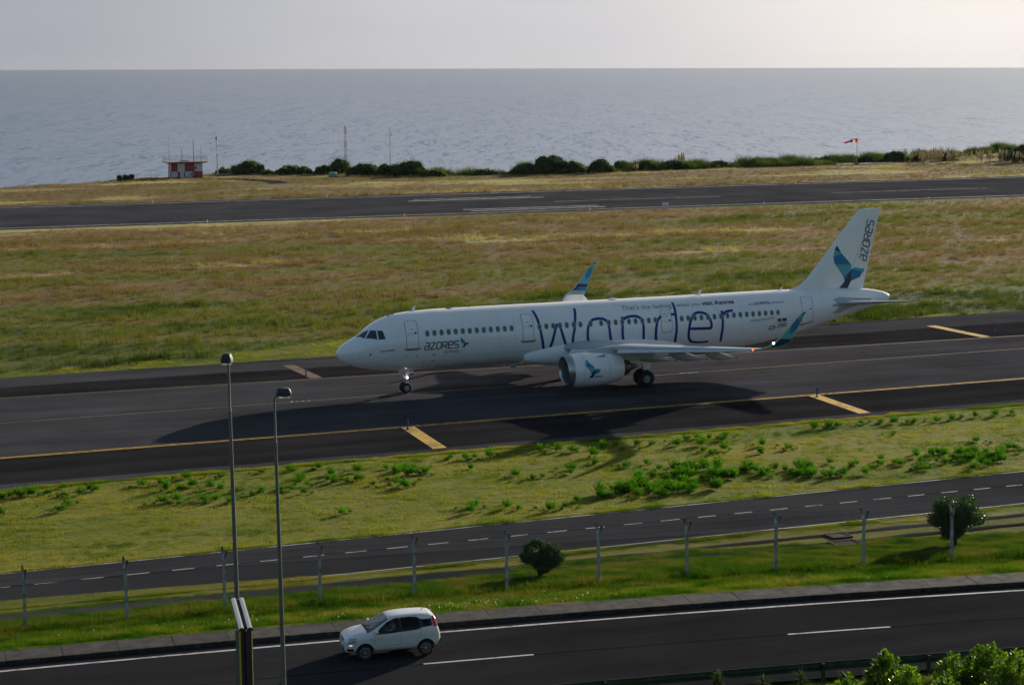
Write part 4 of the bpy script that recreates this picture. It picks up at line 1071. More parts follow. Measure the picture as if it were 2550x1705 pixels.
# cabin space, then the glazed openings
c_ = MB(); rows = []
for x in np.linspace(.34, 2.66, 16):
    t = min(cT(x)-.05, 1.49); zb = .80
    if t < .9: t = .9
    w1 = car_half(x, min(.98, t))-.05; w2 = max(.3, car_half(x, t-.04)-.07)
    rows.append([(x, -w1, zb), (x, -w1, .98 if t > 1.0 else t-.02), (x, -w2, t), (x, w2, t), (x, w1, .98 if t > 1.0 else t-.02), (x, w1, zb)])
c_.grid(rows, closed=True); c_.cap(rows[0]); c_.cap(rows[-1]); cutter(c_)
SW = [[(.42, .975), (.62, 1.155), (.86, 1.315), (1.10, 1.40), (1.30, 1.425), (1.315, 1.01), (1.0, .985)], [(1.39, 1.015), (1.375, 1.43), (1.75, 1.44), (1.98, 1.42), (2.08, 1.36), (2.09, 1.07), (1.9, 1.04)], [(2.16, 1.10), (2.16, 1.34), (2.48, 1.335), (2.52, 1.12)]]
for P in SW:
    c_ = MB(); n_ = len(P); c_.add([(x, -1, z) for x, z in P]+[(x, 1, z) for x, z in P], [tuple(range(n_)), tuple(range(2*n_-1, n_-1, -1))]+[(i, i+n_, (i+1) % n_+n_, (i+1) % n_) for i in range(n_)]); cutter(c_)
WS = [(.20, .66), (.86, .50)]
def scr_corner(x, y, dz=0): return Vector((x, y, car_ztop(x, y)+dz))
c_ = MB(); P4 = [(.21, -.60), (.88, -.49), (.88, .49), (.21, .60)]
up_ = Vector((-.35, 0, .4)); c_.add([scr_corner(x, y, 0)+up_*.3 for x, y in P4]+[scr_corner(x, y, 0)-up_*.55 for x, y in P4], [(0, 1, 2, 3), (7, 6, 5, 4), (0, 4, 5, 1), (1, 5, 6, 2), (2, 6, 7, 3), (3, 7, 4, 0)]); cutter(c_)
bpy.context.view_layer.update(); dg = bpy.context.evaluated_depsgraph_get()
bme = bpy.data.meshes.new_from_object(tmp.evaluated_get(dg)); 
for o in [tmp]+cutters: bpy.data.objects.remove(o)
bme.name = 'body'
bme.polygons.foreach_set('use_smooth', [True]*len(bme.polygons)); bme.set_sharp_from_angle(angle=radians(35))
link('body', bme, car)
for side in (-1, 1):
    for P, m_ in zip(SW, (M['carglass'], M['carglass_dk'], M['carglass_dk'])):
        cx = sum(a for a, _ in P)/len(P); cz = sum(b_ for _, b_ in P)/len(P)
        mb = MB(); rows = []
        D_ = []
        for i in range(len(P)):
            a, b_ = P[i], P[(i+1) % len(P)]
            D_ += [(a[0]+(b_[0]-a[0])*q/4, a[1]+(b_[1]-a[1])*q/4) for q in range(4)]
        mb.grid([[car_pt(cx+(x-cx)*k_, cz+(z-cz)*k_, side, -.006) for x, z in D_] for k_ in (1.03, .7, .35, .01)], closed=True)
        wdo = mb.obj('side_window', m_, car)
        mb = MB(); mb.grid([[car_pt(cx+(x-cx)*k_, cz+(z-cz)*k2, side, .004) for x, z in D_] for k_, k2 in ((1.0, 1.0), (1.09, 1.14))], closed=True); mb.obj('window_trim', M['carblk'], wdo)
    # pillar blacking between the windows
    for P in ([(1.30, 1.0), (1.40, 1.0), (1.39, 1.42), (1.29, 1.42)], [(2.05, 1.06), (2.20, 1.09), (2.20, 1.35), (2.04, 1.40)], [(2.47, 1.11), (2.57, 1.12), (2.54, 1.35), (2.46, 1.345)]):
        mb = MB(); mb.grid([[car_pt(P[0][0]*(1-u)*(1-v)+P[1][0]*u*(1-v)+P[2][0]*u*v+P[3][0]*(1-u)*v, P[0][1]*(1-u)*(1-v)+P[1][1]*u*(1-v)+P[2][1]*u*v+P[3][1]*(1-u)*v, side, .005) for v in np.linspace(0, 1, 6)] for u in (0, .5, 1)]); mb.obj('pillar_trim', M['carblk'], car)
    # panel gaps
    mb = MB()
    def gapline(P, w_=.009):
        for (x0, z0), (x1, z1) in zip(P[:-1], P[1:]):
            k_ = max(1, int(math.hypot(x1-x0, z1-z0)/.07)); dx, dz = -(z1-z0), (x1-x0); L_ = math.hypot(dx, dz); dx, dz = dx/L_*w_/2, dz/L_*w_/2
            mb.grid([[car_pt(x0+(x1-x0)*q/k_+e*dx, z0+(z1-z0)*q/k_+e*dz, side, .003) for e in (-1, 1)] for q in range(k_+1)])
    gapline([(.36, .96), (.33, .8), (.36, .45), (.40, .30)]); gapline([(1.345, 1.0), (1.34, .30)]); gapline([(2.12, 1.05), (2.11, .85), (1.95, .62), (1.88, .32)]); gapline([(.40, .30), (1.88, .32)])
    gapline([(.42, .50), (1.84, .53)], .012)
    mb.obj('panel_gaps', M['seal'], car)['kind'] = 'stuff'
    for x in (1.16, 2.0): mb = MB(); mb.box(car_pt(x, .90, side, .014), (.17, .022, .03)); mb.obj('door_handle', M['carw'], car, smooth=False)
    mb = MB(); P = car_pt(.44, 1.0, side, .10)
    mb.lathe([(.001, -.05), (.06, -.045), (.085, 0), (.075, .05), (.001, .06)], 12, Matrix.Translation(P) @ Matrix.Rotation(-pi/2, 4, 'Y') @ Matrix.Scale(1.2, 4, (0, 1, 0)) ); mb.box(P+Vector((.03, -side*.07, -.03)), (.05, .12, .04)); mb.obj('wing_mirror', M['carw'], car)
    # lamps
    def patch(name, P, m_, off=.006, n_=6):
        mb = MB(); mb.grid([[car_pt(P[0][0]*(1-u)*(1-v)+P[1][0]*u*(1-v)+P[2][0]*u*v+P[3][0]*(1-u)*v, P[0][1]*(1-u)*(1-v)+P[1][1]*u*(1-v)+P[2][1]*u*v+P[3][1]*(1-u)*v, side, off) for v in np.linspace(0, 1, n_)] for u in np.linspace(0, 1, n_)])
        return mb.obj(name, m_, car)
    patch('headlight', [(-.63, .66), (-.36, .70), (-.30, .86), (-.55, .82)], M['head'])
    patch('tail_light', [(2.60, 1.08), (2.78, 1.05), (2.68, 1.43), (2.56, 1.40)], M['tail'], .012)
    patch('fog_light_recess', [(-.64, .36), (-.42, .36), (-.42, .46), (-.64, .46)], M['carblk'])
    patch('daytime_light', [(-.58, .572), (-.47, .578), (-.47, .594), (-.58, .588)], mat('lit_amber_lamp', (1, .8, .6), .3, emit=(1, .62, .35), estr=1.2) if side < 0 else M['head'])
    patch('side_repeater', [(.20, .775), (.27, .775), (.27, .795), (.20, .795)], M['seal'])
    patch('rear_reflector', [(2.80, .42), (2.87, .42), (2.87, .50), (2.80, .50)], M['tail'])
    patch('wheel_arch_trim', [(2.72, .30), (2.84, .36), (2.84, .40), (2.72, .40)], M['carw'])
mb = MB(); mb.grid([[Vector((x, y, 0))+Vector((0, 0, car_ztop(x, y)+.004)) for y in np.linspace(-yy, yy, 14)] for x, yy in ((.20, .615), (.35, .60), (.5, .58), (.65, .55), (.80, .52), (.90, .50))]); mb.obj('windscreen', M['carscreen'], car)
mb = MB()
for sgn in (-1, 1):
    mb.grid([[Vector((x, sgn*(yy+e), car_ztop(x, yy+e)+.005)) for e in (0, .045)] for x, yy in ((.20, .60), (.35, .585), (.5, .565), (.65, .54), (.80, .505), (.90, .485))])
mb.grid([[Vector((x, y, car_ztop(x, y)+.006)) for y in np.linspace(-.64, .64, 14)] for x in (.12, .165, .21)]); mb.grid([[Vector((x, y, car_ztop(x, y)+.006)) for y in np.linspace(-.50, .50, 14)] for x in (.885, .91)])
mb.tube([(.12, .30, 1.03), (.30, -.12, car_ztop(.30, 0)+.02)], .010, 5); mb.tube([(.14, -.12, 1.04), (.27, -.52, car_ztop(.27, -.5)+.02)], .010, 5)
mb.obj('windscreen_surround', M['carblk'], car)
mb = MB(); mb.grid([[Vector((x, y, car_ztop(x, y)+.005)) for y in np.linspace(-yy, yy, 10)] for x, yy in ((2.70, .46), (2.72, .49), (2.75, .52), (2.80, .55))]); mb.obj('rear_window', M['carglass_dk'], car)
mb = MB()                                            # roof ditch lines and bonnet shut lines
for sgn in (-1, 1):
    mb.grid([[Vector((x, sgn*(.50+e), car_ztop(x, .50)+.004)) for e in (0, .009)] for x in np.linspace(.92, 2.5, 18)])
    mb.grid([[Vector((x, sgn*(float(np.interp(x, [-.5, -.2, .15], [.42, .60, .66]))+e), car_ztop(x, float(np.interp(x, [-.5, -.2, .15], [.42, .60, .66])))+.004)) for e in (0, .009)] for x in np.linspace(-.5, .15, 10)])
mb.grid([[Vector((x, y, car_ztop(x, y)+.004)) for x in (2.44, 2.449)] for y in np.linspace(-.5, .5, 10)]); mb.obj('shut_lines', M['seal'], car)['kind'] = 'stuff'
mb = MB()
def fpt(y, z):                                       # front face point of the car
    lo, hi = -.735, 0
    for _ in range(22):
        md = (lo+hi)/2
        if z < cT(md) and z > cB(md) and car_half(md, z) > abs(y): hi = md
        else: lo = md
    return hi
def front_patch(name, y0, y1, z0, z1, m_, off=.006):
    mb = MB(); mb.grid([[Vector((fpt(y, z)-off, y, z)) for z in np.linspace(z0, z1, 4)] for y in np.linspace(y0, y1, 10)]); return mb.obj(name, m_, car)
front_patch('upper_grille', -.34, .34, .70, .745, M['carblk']); front_patch('lower_grille', -.42, .42, .30, .50, M['carblk']); front_patch('number_plate', -.26, .26, .40, .49, M['carw'], .014)
mb = MB(); mb.lathe([(.001, .014), (.045, .010), (.055, 0)], 16, Matrix.Translation((fpt(0, .66), 0, .66)) @ Matrix.Rotation(-pi/2, 4, 'Y')); mb.obj('bonnet_badge', M['tail'], car)
mb = MB(); mb.tube([(2.30, 0, car_ztop(2.3, 0)), (2.36, 0, 1.60), (2.52, 0, 1.74)], [.016, .008, .004], 6); mb.obj('roof_aerial', M['carblk'], car)
mb = MB(); mb.grid([[Vector((x, y, z)) for y in np.linspace(-.62, .62, 8)] for x, z in ((2.88, .34), (2.925, .40), (2.925, .56), (2.88, .60))]); mb.obj('rear_bumper', M['carw'], car)
# wheels
mb = MB(); MR = Matrix.Rotation(pi/2, 4, 'X'); R_ = .292
mb.lathe([(.19, -.075), (.21, -.085), (.265, -.09), (.285, -.07), (R_, -.03), (R_, .03), (.285, .07), (.265, .09), (.21, .085), (.19, .075)], 36, MR, 0)
mb.lathe([(.195, .075), (.185, .082), (.180, .05), (.170, .0)], 36, MR, 1); mb.lathe([(.182, -.0), (.001, .0)], 24, MR, 2)
mb.lathe([(.05, .06), (.045, .07), (.001, .072)], 16, MR, 1)
for k_ in range(7):
    a = 2*pi*k_/7
    def pp(r, an, h_): return MR @ Vector((r*cos(an), r*sin(an), h_))
    mb.add([pp(.04, a-.25, .062), pp(.04, a+.25, .062), pp(.11, a+.10, .068), pp(.11, a-.10, .068)], [(0, 1, 2, 3)], 1)
    for sg in (-1, 1):
        mb.add([pp(.105, a+sg*.02, .068), pp(.105, a+sg*.16, .068), pp(.182, a+sg*.26, .060), pp(.182, a+sg*.15, .060)], [(0, 1, 2, 3)], 1)
wm = mb.mesh('wheel', [M['rubber'], M['rim'], M['black']])
for x in (0, 2.3):
    for side in (-1, 1):
        o = link('wheel', wm, car, (x, side*.715, .292)); o.rotation_euler = (0, RN.uniform(0, 1), 0 if side < 0 else pi)
# seats and wheel inside
for nm, x, y in (('seat', 1.30, -.34), ('seat', 1.30, .34), ('rear_seat', 2.12, 0)):
    mb = MB(); wd = .46 if nm == 'seat' else 1.2
    rows = [[Vector((x+dx, y+wd/2*cos(t)*k, z+0*sin(t)))+Vector((.055*sin(t), 0, 0)) for t in np.linspace(0, 2*pi, 17)[:-1]] for dx, z, k in ((-.10, .82, .95), (-.04, 1.0, 1), (.02, 1.2, .95), (.05, 1.26, .6), (.05, 1.27, .45), (.06, 1.33, .5), (.06, 1.42, .48), (.06, 1.45, .3))]
    mb.grid(rows, closed=True); mb.cap(rows[-1]); mb.obj(nm, M['carint'], car)
mb = MB(); Ms = Matrix.Translation((.74, -.34, 1.0)) @ Matrix.Rotation(radians(62), 4, 'Y')
ring = [[Ms @ Vector(((.18+.014*cos(b_))*cos(a), (.18+.014*cos(b_))*sin(a), .014*sin(b_))) for b_ in np.linspace(0, 2*pi, 7)[:-1]] for a in np.linspace(0, 2*pi, 25)]
mb.grid(ring, closed=True); mb.tube([Ms @ Vector((-.17, 0, 0)), Ms @ Vector((.17, 0, 0))], .014, 5); mb.tube([Ms @ Vector((0, 0, 0)), Ms @ Vector((0, 0, -.2))], .03, 6); mb.obj('steering_wheel', M['carblk'], car)
front_patch('bonnet_scoop', -.001, .001, .5, .51, M['carblk'])

# the driver: one skinned body seated behind the wheel
def skin_mesh(name, joints, edges, mats_, levels=1):
    me = bpy.data.meshes.new(name); me.from_pydata([j[0] for j in joints], edges, [])
    o = bpy.data.objects.new(name, me); COL.objects.link(o)
    md = o.modifiers.new('s', 'SKIN'); md.use_smooth_shade = True
    for i, j in enumerate(joints):
        sv = me.skin_vertices[0].data[i]; r = j[1]; sv.radius = r if isinstance(r, tuple) else (r, r); sv.use_root = (i == 0)
    ms_ = o.modifiers.new('ss', 'SUBSURF'); ms_.levels = levels; ms_.render_levels = levels
    bpy.context.view_layer.update()
    out_ = bpy.data.meshes.new_from_object(o.evaluated_get(bpy.context.evaluated_depsgraph_get())); bpy.data.objects.remove(o)
    for mt in mats_: out_.materials.append(mt)
    out_.polygons.foreach_set('use_smooth', [True]*len(out_.polygons)); return out_
drv = thing('person', 'driver in a pale shirt holding the wheel inside the white car', 'person', (car_x, yk(car_x)-2.72, RZ+.005), atan2(slope, 1))
M['skin'] = mat('skin', (.32, .18, .12), .5); M['shirt'] = paint_mat('pale_shirt', (.30, .36, .34), .8, .1, scale=8); M['hair'] = mat('dark_hair', (.02, .013, .01), .7)
J = [((1.18, -.34, .84), (.15, .13)), ((1.20, -.34, 1.0), (.155, .12)), ((1.19, -.34, 1.13), (.17, .11)), ((1.17, -.34, 1.20), .06), ((1.15, -.34, 1.245), .052),
     ((1.16, -.52, 1.14), .062), ((1.02, -.55, .97), .046), ((.84, -.50, 1.03), .034), ((.80, -.485, 1.045), .026),
     ((1.16, -.16, 1.14), .062), ((1.02, -.13, .97), .046), ((.84, -.18, 1.03), .034), ((.80, -.195, 1.045), .026)]
E_ = [(0, 1), (1, 2), (2, 3), (3, 4), (2, 5), (5, 6), (6, 7), (7, 8), (2, 9), (9, 10), (10, 11), (11, 12)]
bm_ = skin_mesh('body', J, E_, [M['shirt'], M['skin']])
for poly in bm_.polygons:
    c_ = poly.center
    if c_.z > 1.225 or (c_.x < .93): poly.material_index = 1
link('body', bm_, drv)
mb = MB(); rows = []
for th in np.linspace(0, pi, 15):
    z = 1.345-.118*cos(pi-th)*-1; r = sin(th)
    zz = 1.35+.12*cos(th)
    rows.append([Vector((1.13+(.092 if cos(a) > 0 else .088)*r*cos(a)*(1.0-.15*(cos(th) < -.3))-(.016 if abs(a-pi) < .3 and abs(cos(th)+.15) < .18 else 0), -.34+.073*r*sin(a)*(1-.18*max(0, -cos(th))), zz)) for a in np.linspace(0, 2*pi, 19)[:-1]])
mb.grid(rows, closed=True)
for sg in (-1, 1):
    mb.box((1.145, -.34+sg*.075, 1.345), (.035, .014, .055)); 
hd = mb.obj('head', M['skin'], drv)
mb = MB()
for sg in (-1, 1): mb.lathe([(.001, -.008), (.010, 0), (.001, .008)], 8, Matrix.Translation((1.046, -.34+sg*.028, 1.355)))
mb.box((1.047, -.34, 1.295), (.01, .04, .008)); mb.obj('eyes_and_mouth', M['hair'], hd, smooth=False)
mb = MB(); rows = []
for th in np.linspace(0, pi*.62, 9):
    rows.append([Vector((1.14+.102*sin(th)*cos(a)+.008, -.34+.084*sin(th)*sin(a), 1.358+.128*cos(th)+(.05 if cos(a) < -.5 and th > 1.2 else 0))) for a in np.linspace(0, 2*pi, 17)[:-1]])
mb.grid(rows, closed=True); mb.obj('hair', M['hair'], hd)
for sg, (hx, hy, hzz) in ((-1, (.785, -.49, 1.05)), (1, (.785, -.19, 1.05))):
    for f_ in range(5):
        ln = (.036, .040, .042, .038, .030)[f_]
        y = hy+(f_-2)*.017; J = [((hx+.02, y, hzz), .010), ((hx-.012, y, hzz+.012), .0095), ((hx-.030, y, hzz+.0), .009), ((hx-.030, y, hzz-ln*.6), .008)] if f_ < 4 else [((hx+.02, hy+.028*sg, hzz-.005), .011), ((hx-.005, hy+.04*sg*-1, hzz-.015), .010), ((hx-.015, hy+.035*sg*-1, hzz-.03), .009)]
        link('finger', skin_mesh('finger', J, [(i, i+1) for i in range(len(J)-1)], [M['skin']], 1), drv)

# ------------------------------------------------------------------ street lamps
M['galv'] = paint_mat('galvanised_steel', (.085, .105, .12), .45, .2, metal=.2, scale=2)
M['lamp_head'] = paint_mat('dark_lamp_housing', (.012, .016, .024), .6, .2, scale=5)
M['lamp_lens'] = mat('lamp_lens', (.35, .33, .28), .25)
def lamp(loc, H, head_dir, label, lean=(0, 0), arm=.35):
    t = thing('street_lamp', label, 'street lamp', loc, 0, 'street lamps beside the public road')
    lx, ly = lean
    mb = MB(); mb.tube([(0, 0, 0), (lx*.5, ly*.5, H*.5), (lx*.93, ly*.93, H-1.45)], [.085, .066, .046], 12); mb.obj('pole', M['galv'], t)
    mb = MB(); d = Vector((cos(head_dir), sin(head_dir), 0)); P = Vector((lx, ly, H))
    mb.tube([(lx*.93, ly*.93, H-1.47), (lx*.93, ly*.93, H-1.43), (lx*.98, ly*.98, H-.25), P+Vector((0, 0, -.12)), P+d*arm*.5, P+d*arm], [.05, .036, .034, .034, .034, .034], 10); mb.obj('bracket', M['galv'], t)
    mb = MB(); n_ = Vector((-d.y, d.x, 0)); rows = []
    for u, w_, h_ in ((0, .11, .10), (.03, .15, .17), (.10, .16, .20), (.34, .16, .20), (.40, .15, .16), (.44, .12, .08)):
        c0 = P+d*(arm-.05+u); rows.append([c0+n_*(w_*a)+Vector((0, 0, h_*b_)) for a, b_ in ((-1, -.15), (-1, .3), (-.65, .95), (0, 1.08), (.65, .95), (1, .3), (1, -.15), (.6, -.3), (-.6, -.3))])
    mb.grid(rows, closed=True); mb.cap(rows[0]); mb.cap(rows[-1]); hd = mb.obj('lamp_head', M['lamp_head'], t)
    mb = MB(); c0 = P+d*(arm+.19)+Vector((0, 0, -.09)); mb.grid([[c0+d*(a*.17)+n_*(b_*.14)+Vector((0, 0, -.03*(1-a*a)*(1-b_*b_))) for b_ in np.linspace(-1, 1, 7)] for a in np.linspace(-1, 1, 7)]); mb.obj('lens', M['lamp_lens'], hd)
def ray(dx, dy, dist):
    px, py = dx*1.0874, dy*1.0874
    d = Fv+Rv*((px-1275)/4944.7)-Uv*((py-852.5)/4944.7); return CAM+d*dist
def ground_z(x, y): return h0(x, y)
A_ = ray(522.5, 822, 56); bz = ground_z(A_.x, A_.y); B_ = ray(551, 1620, 56)
lamp((A_.x+.10, A_.y-.08, bz-.1), A_.z-bz+.1, radians(250), 'taller street lamp, its dark head seen end on, left of the other one', (-.10, .08), .12)
A2 = ray(628, 903, 60); bz = ground_z(A2.x, A2.y)
lamp((A2.x+.10, A2.y-.05, bz-.1), A2.z-bz+.1, YAW*-1+radians(4), 'shorter street lamp with its head on a side arm pointing right', (-.10, .05), .12)

# ------------------------------------------------------------------ perimeter fence with cranked concrete posts
M['post'] = mat('mossy_concrete_post', (.3, .3, .28), .9); g = NG(M['post'])
n1 = g.noise(3, 5, .65, vec=g.pos()); z_ = g.sep()[2]
c = g.ramp(n1, [(.35, (.12, .125, .115)), (.45, (.29, .29, .265)), (.62, (.42, .41, .39))])
topz = g.sep(g.loc())[2]
c = g.mix(g.math('MULTIPLY', g.rng(topz, 2.25, 2.8, 0, 1, True), g.rng(n1, .4, .6, .55, 1)), c, (.030, .030, .018))
g.col(c); g.bump(g.noise(25, 4, .7), .5, .01)
M['wire'] = mat('fence_wire', (.035, .038, .038), .7, .2)
fence = thing('fence', 'chain link perimeter fence on cranked concrete posts between the grass verge and service road', 'fence', (0, 0, 0))
FX = [-45.4, -41.25, -37.1, -32.95, -28.85, -24.78, -20.77, -16.69, -12.62, -8.48, -4.45, -.31, 3.87, 8.16, 12.4, 16.6]
def fence_y(x): return float(np.interp(x, [-46, -33, -24.8, -16.7, -8.5, -.3, 8.2, 17], [-53.2, -53.55, -53.75, -54.6, -55.45, -56.55, -57.65, -58.9]))
mb = MB()
H_ = 2.08
mb.add([(-.065, -.06, -.3), (.065, -.06, -.3), (.065, .06, -.3), (-.065, .06, -.3), (-.055, -.05, H_), (.055, -.05, H_), (.055, .05, H_), (-.055, .05, H_)], [(0, 3, 2, 1), (0, 1, 5, 4), (1, 2, 6, 5), (2, 3, 7, 6), (3, 0, 4, 7), (4, 5, 6, 7)])
def arm_(sgn, dx, top):
    b0 = H_-.12; w_ = .05
    P0 = [(-w_, -.055, b0), (w_, -.055, b0), (w_, .055, b0), (-w_, .055, b0)]
    P1 = [(a+dx*.35, b_+sgn*.07, b0+.38) for a, b_, _ in P0]; P2 = [(a*.9+dx, b_*.9+sgn*.22, top) for a, b_, _ in P0]; P3 = [(a*.55+dx*1.1, b_*.5+sgn*.25, top+.07) for a, b_, _ in P0]
    mb.grid([P0, P1, P2, P3], closed=True); mb.cap(P3)
arm_(1, -.035, 2.76); arm_(-1, .075, 2.70)
pme = mb.mesh('post', M['post'], smooth=False, weld=False)
for x in FX:
    y = fence_y(x); z = h0(x, y); o = link('post', pme, fence, (x, y, z)); o.rotation_euler = (RN.uniform(-.012, .012), RN.uniform(-.012, .012), -.08+RN.uniform(-.03, .03))
    zs = RN.uniform(.97, 1.02); o.scale = (1, 1, zs)
for i in range(len(FX)-1):
    x0, x1 = FX[i], FX[i+1]; y0, y1 = fence_y(x0), fence_y(x1); z0, z1 = h0(x0, y0), h0(x1, y1)
    L_ = math.hypot(x1-x0, y1-y0); Hn = 1.95
    def fp(u, v, o=0): k_ = u/L_; return Vector((x0+(x1-x0)*k_, y0+(y1-y0)*k_+.055+o, z0+(z1-z0)*k_+.06+v))
    mb = MB(); st = .075; r_ = .0042
    def wire(a, b_, r_=r_):
        A, B = fp(*a), fp(*b_); mb.add([A+Vector((0, 0, r_)), A+Vector((r_, 0, -r_)), A+Vector((-r_, r_, -r_)), B+Vector((0, 0, r_)), B+Vector((r_, 0, -r_)), B+Vector((-r_, r_, -r_))], [(0, 1, 4, 3), (1, 2, 5, 4), (2, 0, 3, 5)])
    q = -Hn
    while q < L_:
        for sg in (1, -1):
            u0, v0, u1, v1 = q, 0, q+Hn, Hn
            if sg < 0: v0, v1 = Hn, 0
            if u0 < 0: v0 += sg*(-u0); u0 = 0
            if u1 > L_: v1 -= sg*(u1-L_); u1 = L_
            if u1-u0 > .01: wire((u0, v0, sg*.004), (u1, v1, sg*.004))
        q += st
    tag(mb.obj('chain_link_panel', M['wire'], fence, smooth=False, weld=False), kind='stuff')
    mb = MB()
    for v in (.02, 1.0, 1.95): 
        wire((0, v, .008), (L_, v-.015, .008), .0065)
    for sg, dx, dz in ((1, -.03, 2.3), (1, -.04, 2.5), (1, -.05, 2.68), (-1, 0, 2.3), (-1, 0, 2.5), (-1, 0, 2.62)):
        yy = sg*(.09+(dz-2.3)*.4); k_ = .0042
        pts = [fp(L_*t, dz-.06-.05*sin(pi*t), yy-.055) for t in np.linspace(0, 1, 7)]; mb.tube(pts, k_, 3, caps=False)
    tag(mb.obj('fence_wires', M['wire'], fence, smooth=False, weld=False), kind='stuff')

# ------------------------------------------------------------------ guardrail
M['rail'] = paint_mat('dark_green_guardrail', (.030, .055, .052), .45, .25, metal=.5, scale=3)
gr = thing('guardrail', 'dark steel guardrail along the near edge of the public road', 'guardrail', (0, 0, 0))
x = -36.0
GO = -10.35
while x < 24:
    x1 = x+4.0; mb = MB(); rows = []
    for xx in np.linspace(x, x1-.01, 6):
        rows.append([(xx, yk(xx)+GO+a, RZ+b_) for a, b_ in ((0, .40), (.045, .43), (.045, .49), (0, .535), (0, .575), (.045, .62), (.045, .68), (0, .71), (-.012, .71), (.03, .675), (.03, .625), (-.012, .58), (-.012, .53), (.03, .485), (.03, .435), (-.012, .40))])
    mb.grid(rows, closed=True); mb.cap(rows[0]); mb.cap(rows[-1]); mb.obj('rail_panel', M['rail'], gr); x = x1
for k_ in range(16):
    xx = -36+4*k_+.4; mb = MB(); mb.box((xx, yk(xx)+GO-.08, RZ+.18), (.10, .12, 1.0)); mb.obj('rail_post', M['rail'], gr, smooth=False)

# ------------------------------------------------------------------ viewing terrace and the polished railing post just below the lens
tb = MB(); tb.box((-42, -140.2, 13), (60, 30, 14.2)); tag(tb.obj('terrace', M['seam'], smooth=False), kind='structure')
M['inox'] = paint_mat('polished_steel', (.50, .49, .45), .10, .04, metal=1, scale=3)
M['pane'] = glass_thin('railing_glass', (.90, .95, .96), .04)
top = ray(561, 1402, 9.0)
rp = thing('railing_post', 'polished steel split railing post clamping a glass pane in the foreground', 'railing', (top.x, top.y, 20.1), -YAW)
Hp = top.z-20.1
far_r = ray(544, 1372, 9.0); dr = far_r-CAM; Pf = CAM+dr*((top.z-.012-CAM.z)/dr.z)
near_r = ray(562, 1436, 9.0); dr = near_r-CAM; Pn = CAM+dr*((top.z-.012-CAM.z)/dr.z)
rp.location = (Pn.x, Pn.y, 20.1); Hp = top.z-20.1-.012
dirv = (Pf-Pn); dl = dirv.length; loc_dir = Matrix.Rotation(YAW, 3, 'Z') @ dirv.normalized(); side_v = Vector((loc_dir.y, -loc_dir.x, 0))
for sg in (-1, 1):
    mb = MB(); prof = [(sg*.005, -.026)]+[(sg*(.005+.026*sin(t)), -.026*cos(t)) for t in np.linspace(0, pi, 13)]+[(sg*.005, .026)]
    mb.grid([[Vector((a, b_, z)) for a, b_ in prof] for z in (0, Hp-.006)], closed=True); mb.cap([Vector((a, b_, Hp-.006)) for a, b_ in prof]); mb.obj('post_half', M['inox'], rp)
    mb = MB(); prof = [(.004, 0)]+[(.004+.0145*(1-cos(t)), .016*sin(t)) for t in np.linspace(0, pi, 11)]
    mb.grid([[loc_dir*q+side_v*(sg*a)+Vector((0, 0, Hp-.006+b_)) for a, b_ in prof] for q in (-.035, dl)], closed=True)
    for q in (-.035, dl): mb.cap([loc_dir*q+side_v*(sg*a)+Vector((0, 0, Hp-.006+b_)) for a, b_ in prof])
    mb.obj('handrail_half', M['inox'], rp)
mb = MB(); mb.box((0, -.004, Hp/2-.01), (.009, .030, Hp-.02)); mb.box(loc_dir*dl*.5+Vector((0, 0, Hp-.005)), (.007, dl, .016), rz=atan2(loc_dir.y, loc_dir.x)-pi/2); mb.obj('rubber_gasket', M['rubber'], rp, smooth=False)
mb = MB(); mb.box((-.0415, .0, Hp/2), (.011, .012, Hp-.02)); mb.obj('glass_edge', M['pane'], rp, smooth=False)
mb = MB(); mb.box((0, 0, -.005), (.12, .12, .014)); mb.obj('base_plate', M['inox'], rp, smooth=False)

# ------------------------------------------------------------------ vegetation
def tuft_mesh(name, m, n, h, spread, w_, lean=.5, seed=0, segs=2):
    r = np.random.default_rng(seed); V = []; F = []
    for i in range(n):
        a = r.uniform(0, 2*pi); d = spread*sqrt(r.uniform(0, 1)); x, y = d*cos(a), d*sin(a); hh = h*r.uniform(.55, 1.1); b_ = a+r.uniform(-1, 1); ln = hh*lean*r.uniform(.2, 1); t = r.uniform(0, pi)
        wx, wy = w_*cos(t)/2, w_*sin(t)/2; base = len(V)
        for k in range(segs+1):
            u = k/segs; cx, cy, cz = x+ln*u*u*cos(b_), y+ln*u*u*sin(b_), hh*u*(1-.15*u*lean); tw = (1-u)**.6
            if k < segs: V += [(cx-wx*tw, cy-wy*tw, cz), (cx+wx*tw, cy+wy*tw, cz)]
            else: V.append((cx, cy, cz))
        for k in range(segs):
            q = base+2*k
            F.append((q, q+1, q+3, q+2) if k < segs-1 else (q, q+1, q+2))
    me = bpy.data.meshes.new(name); me.from_pydata(V, [], F); me.materials.append(m); return me
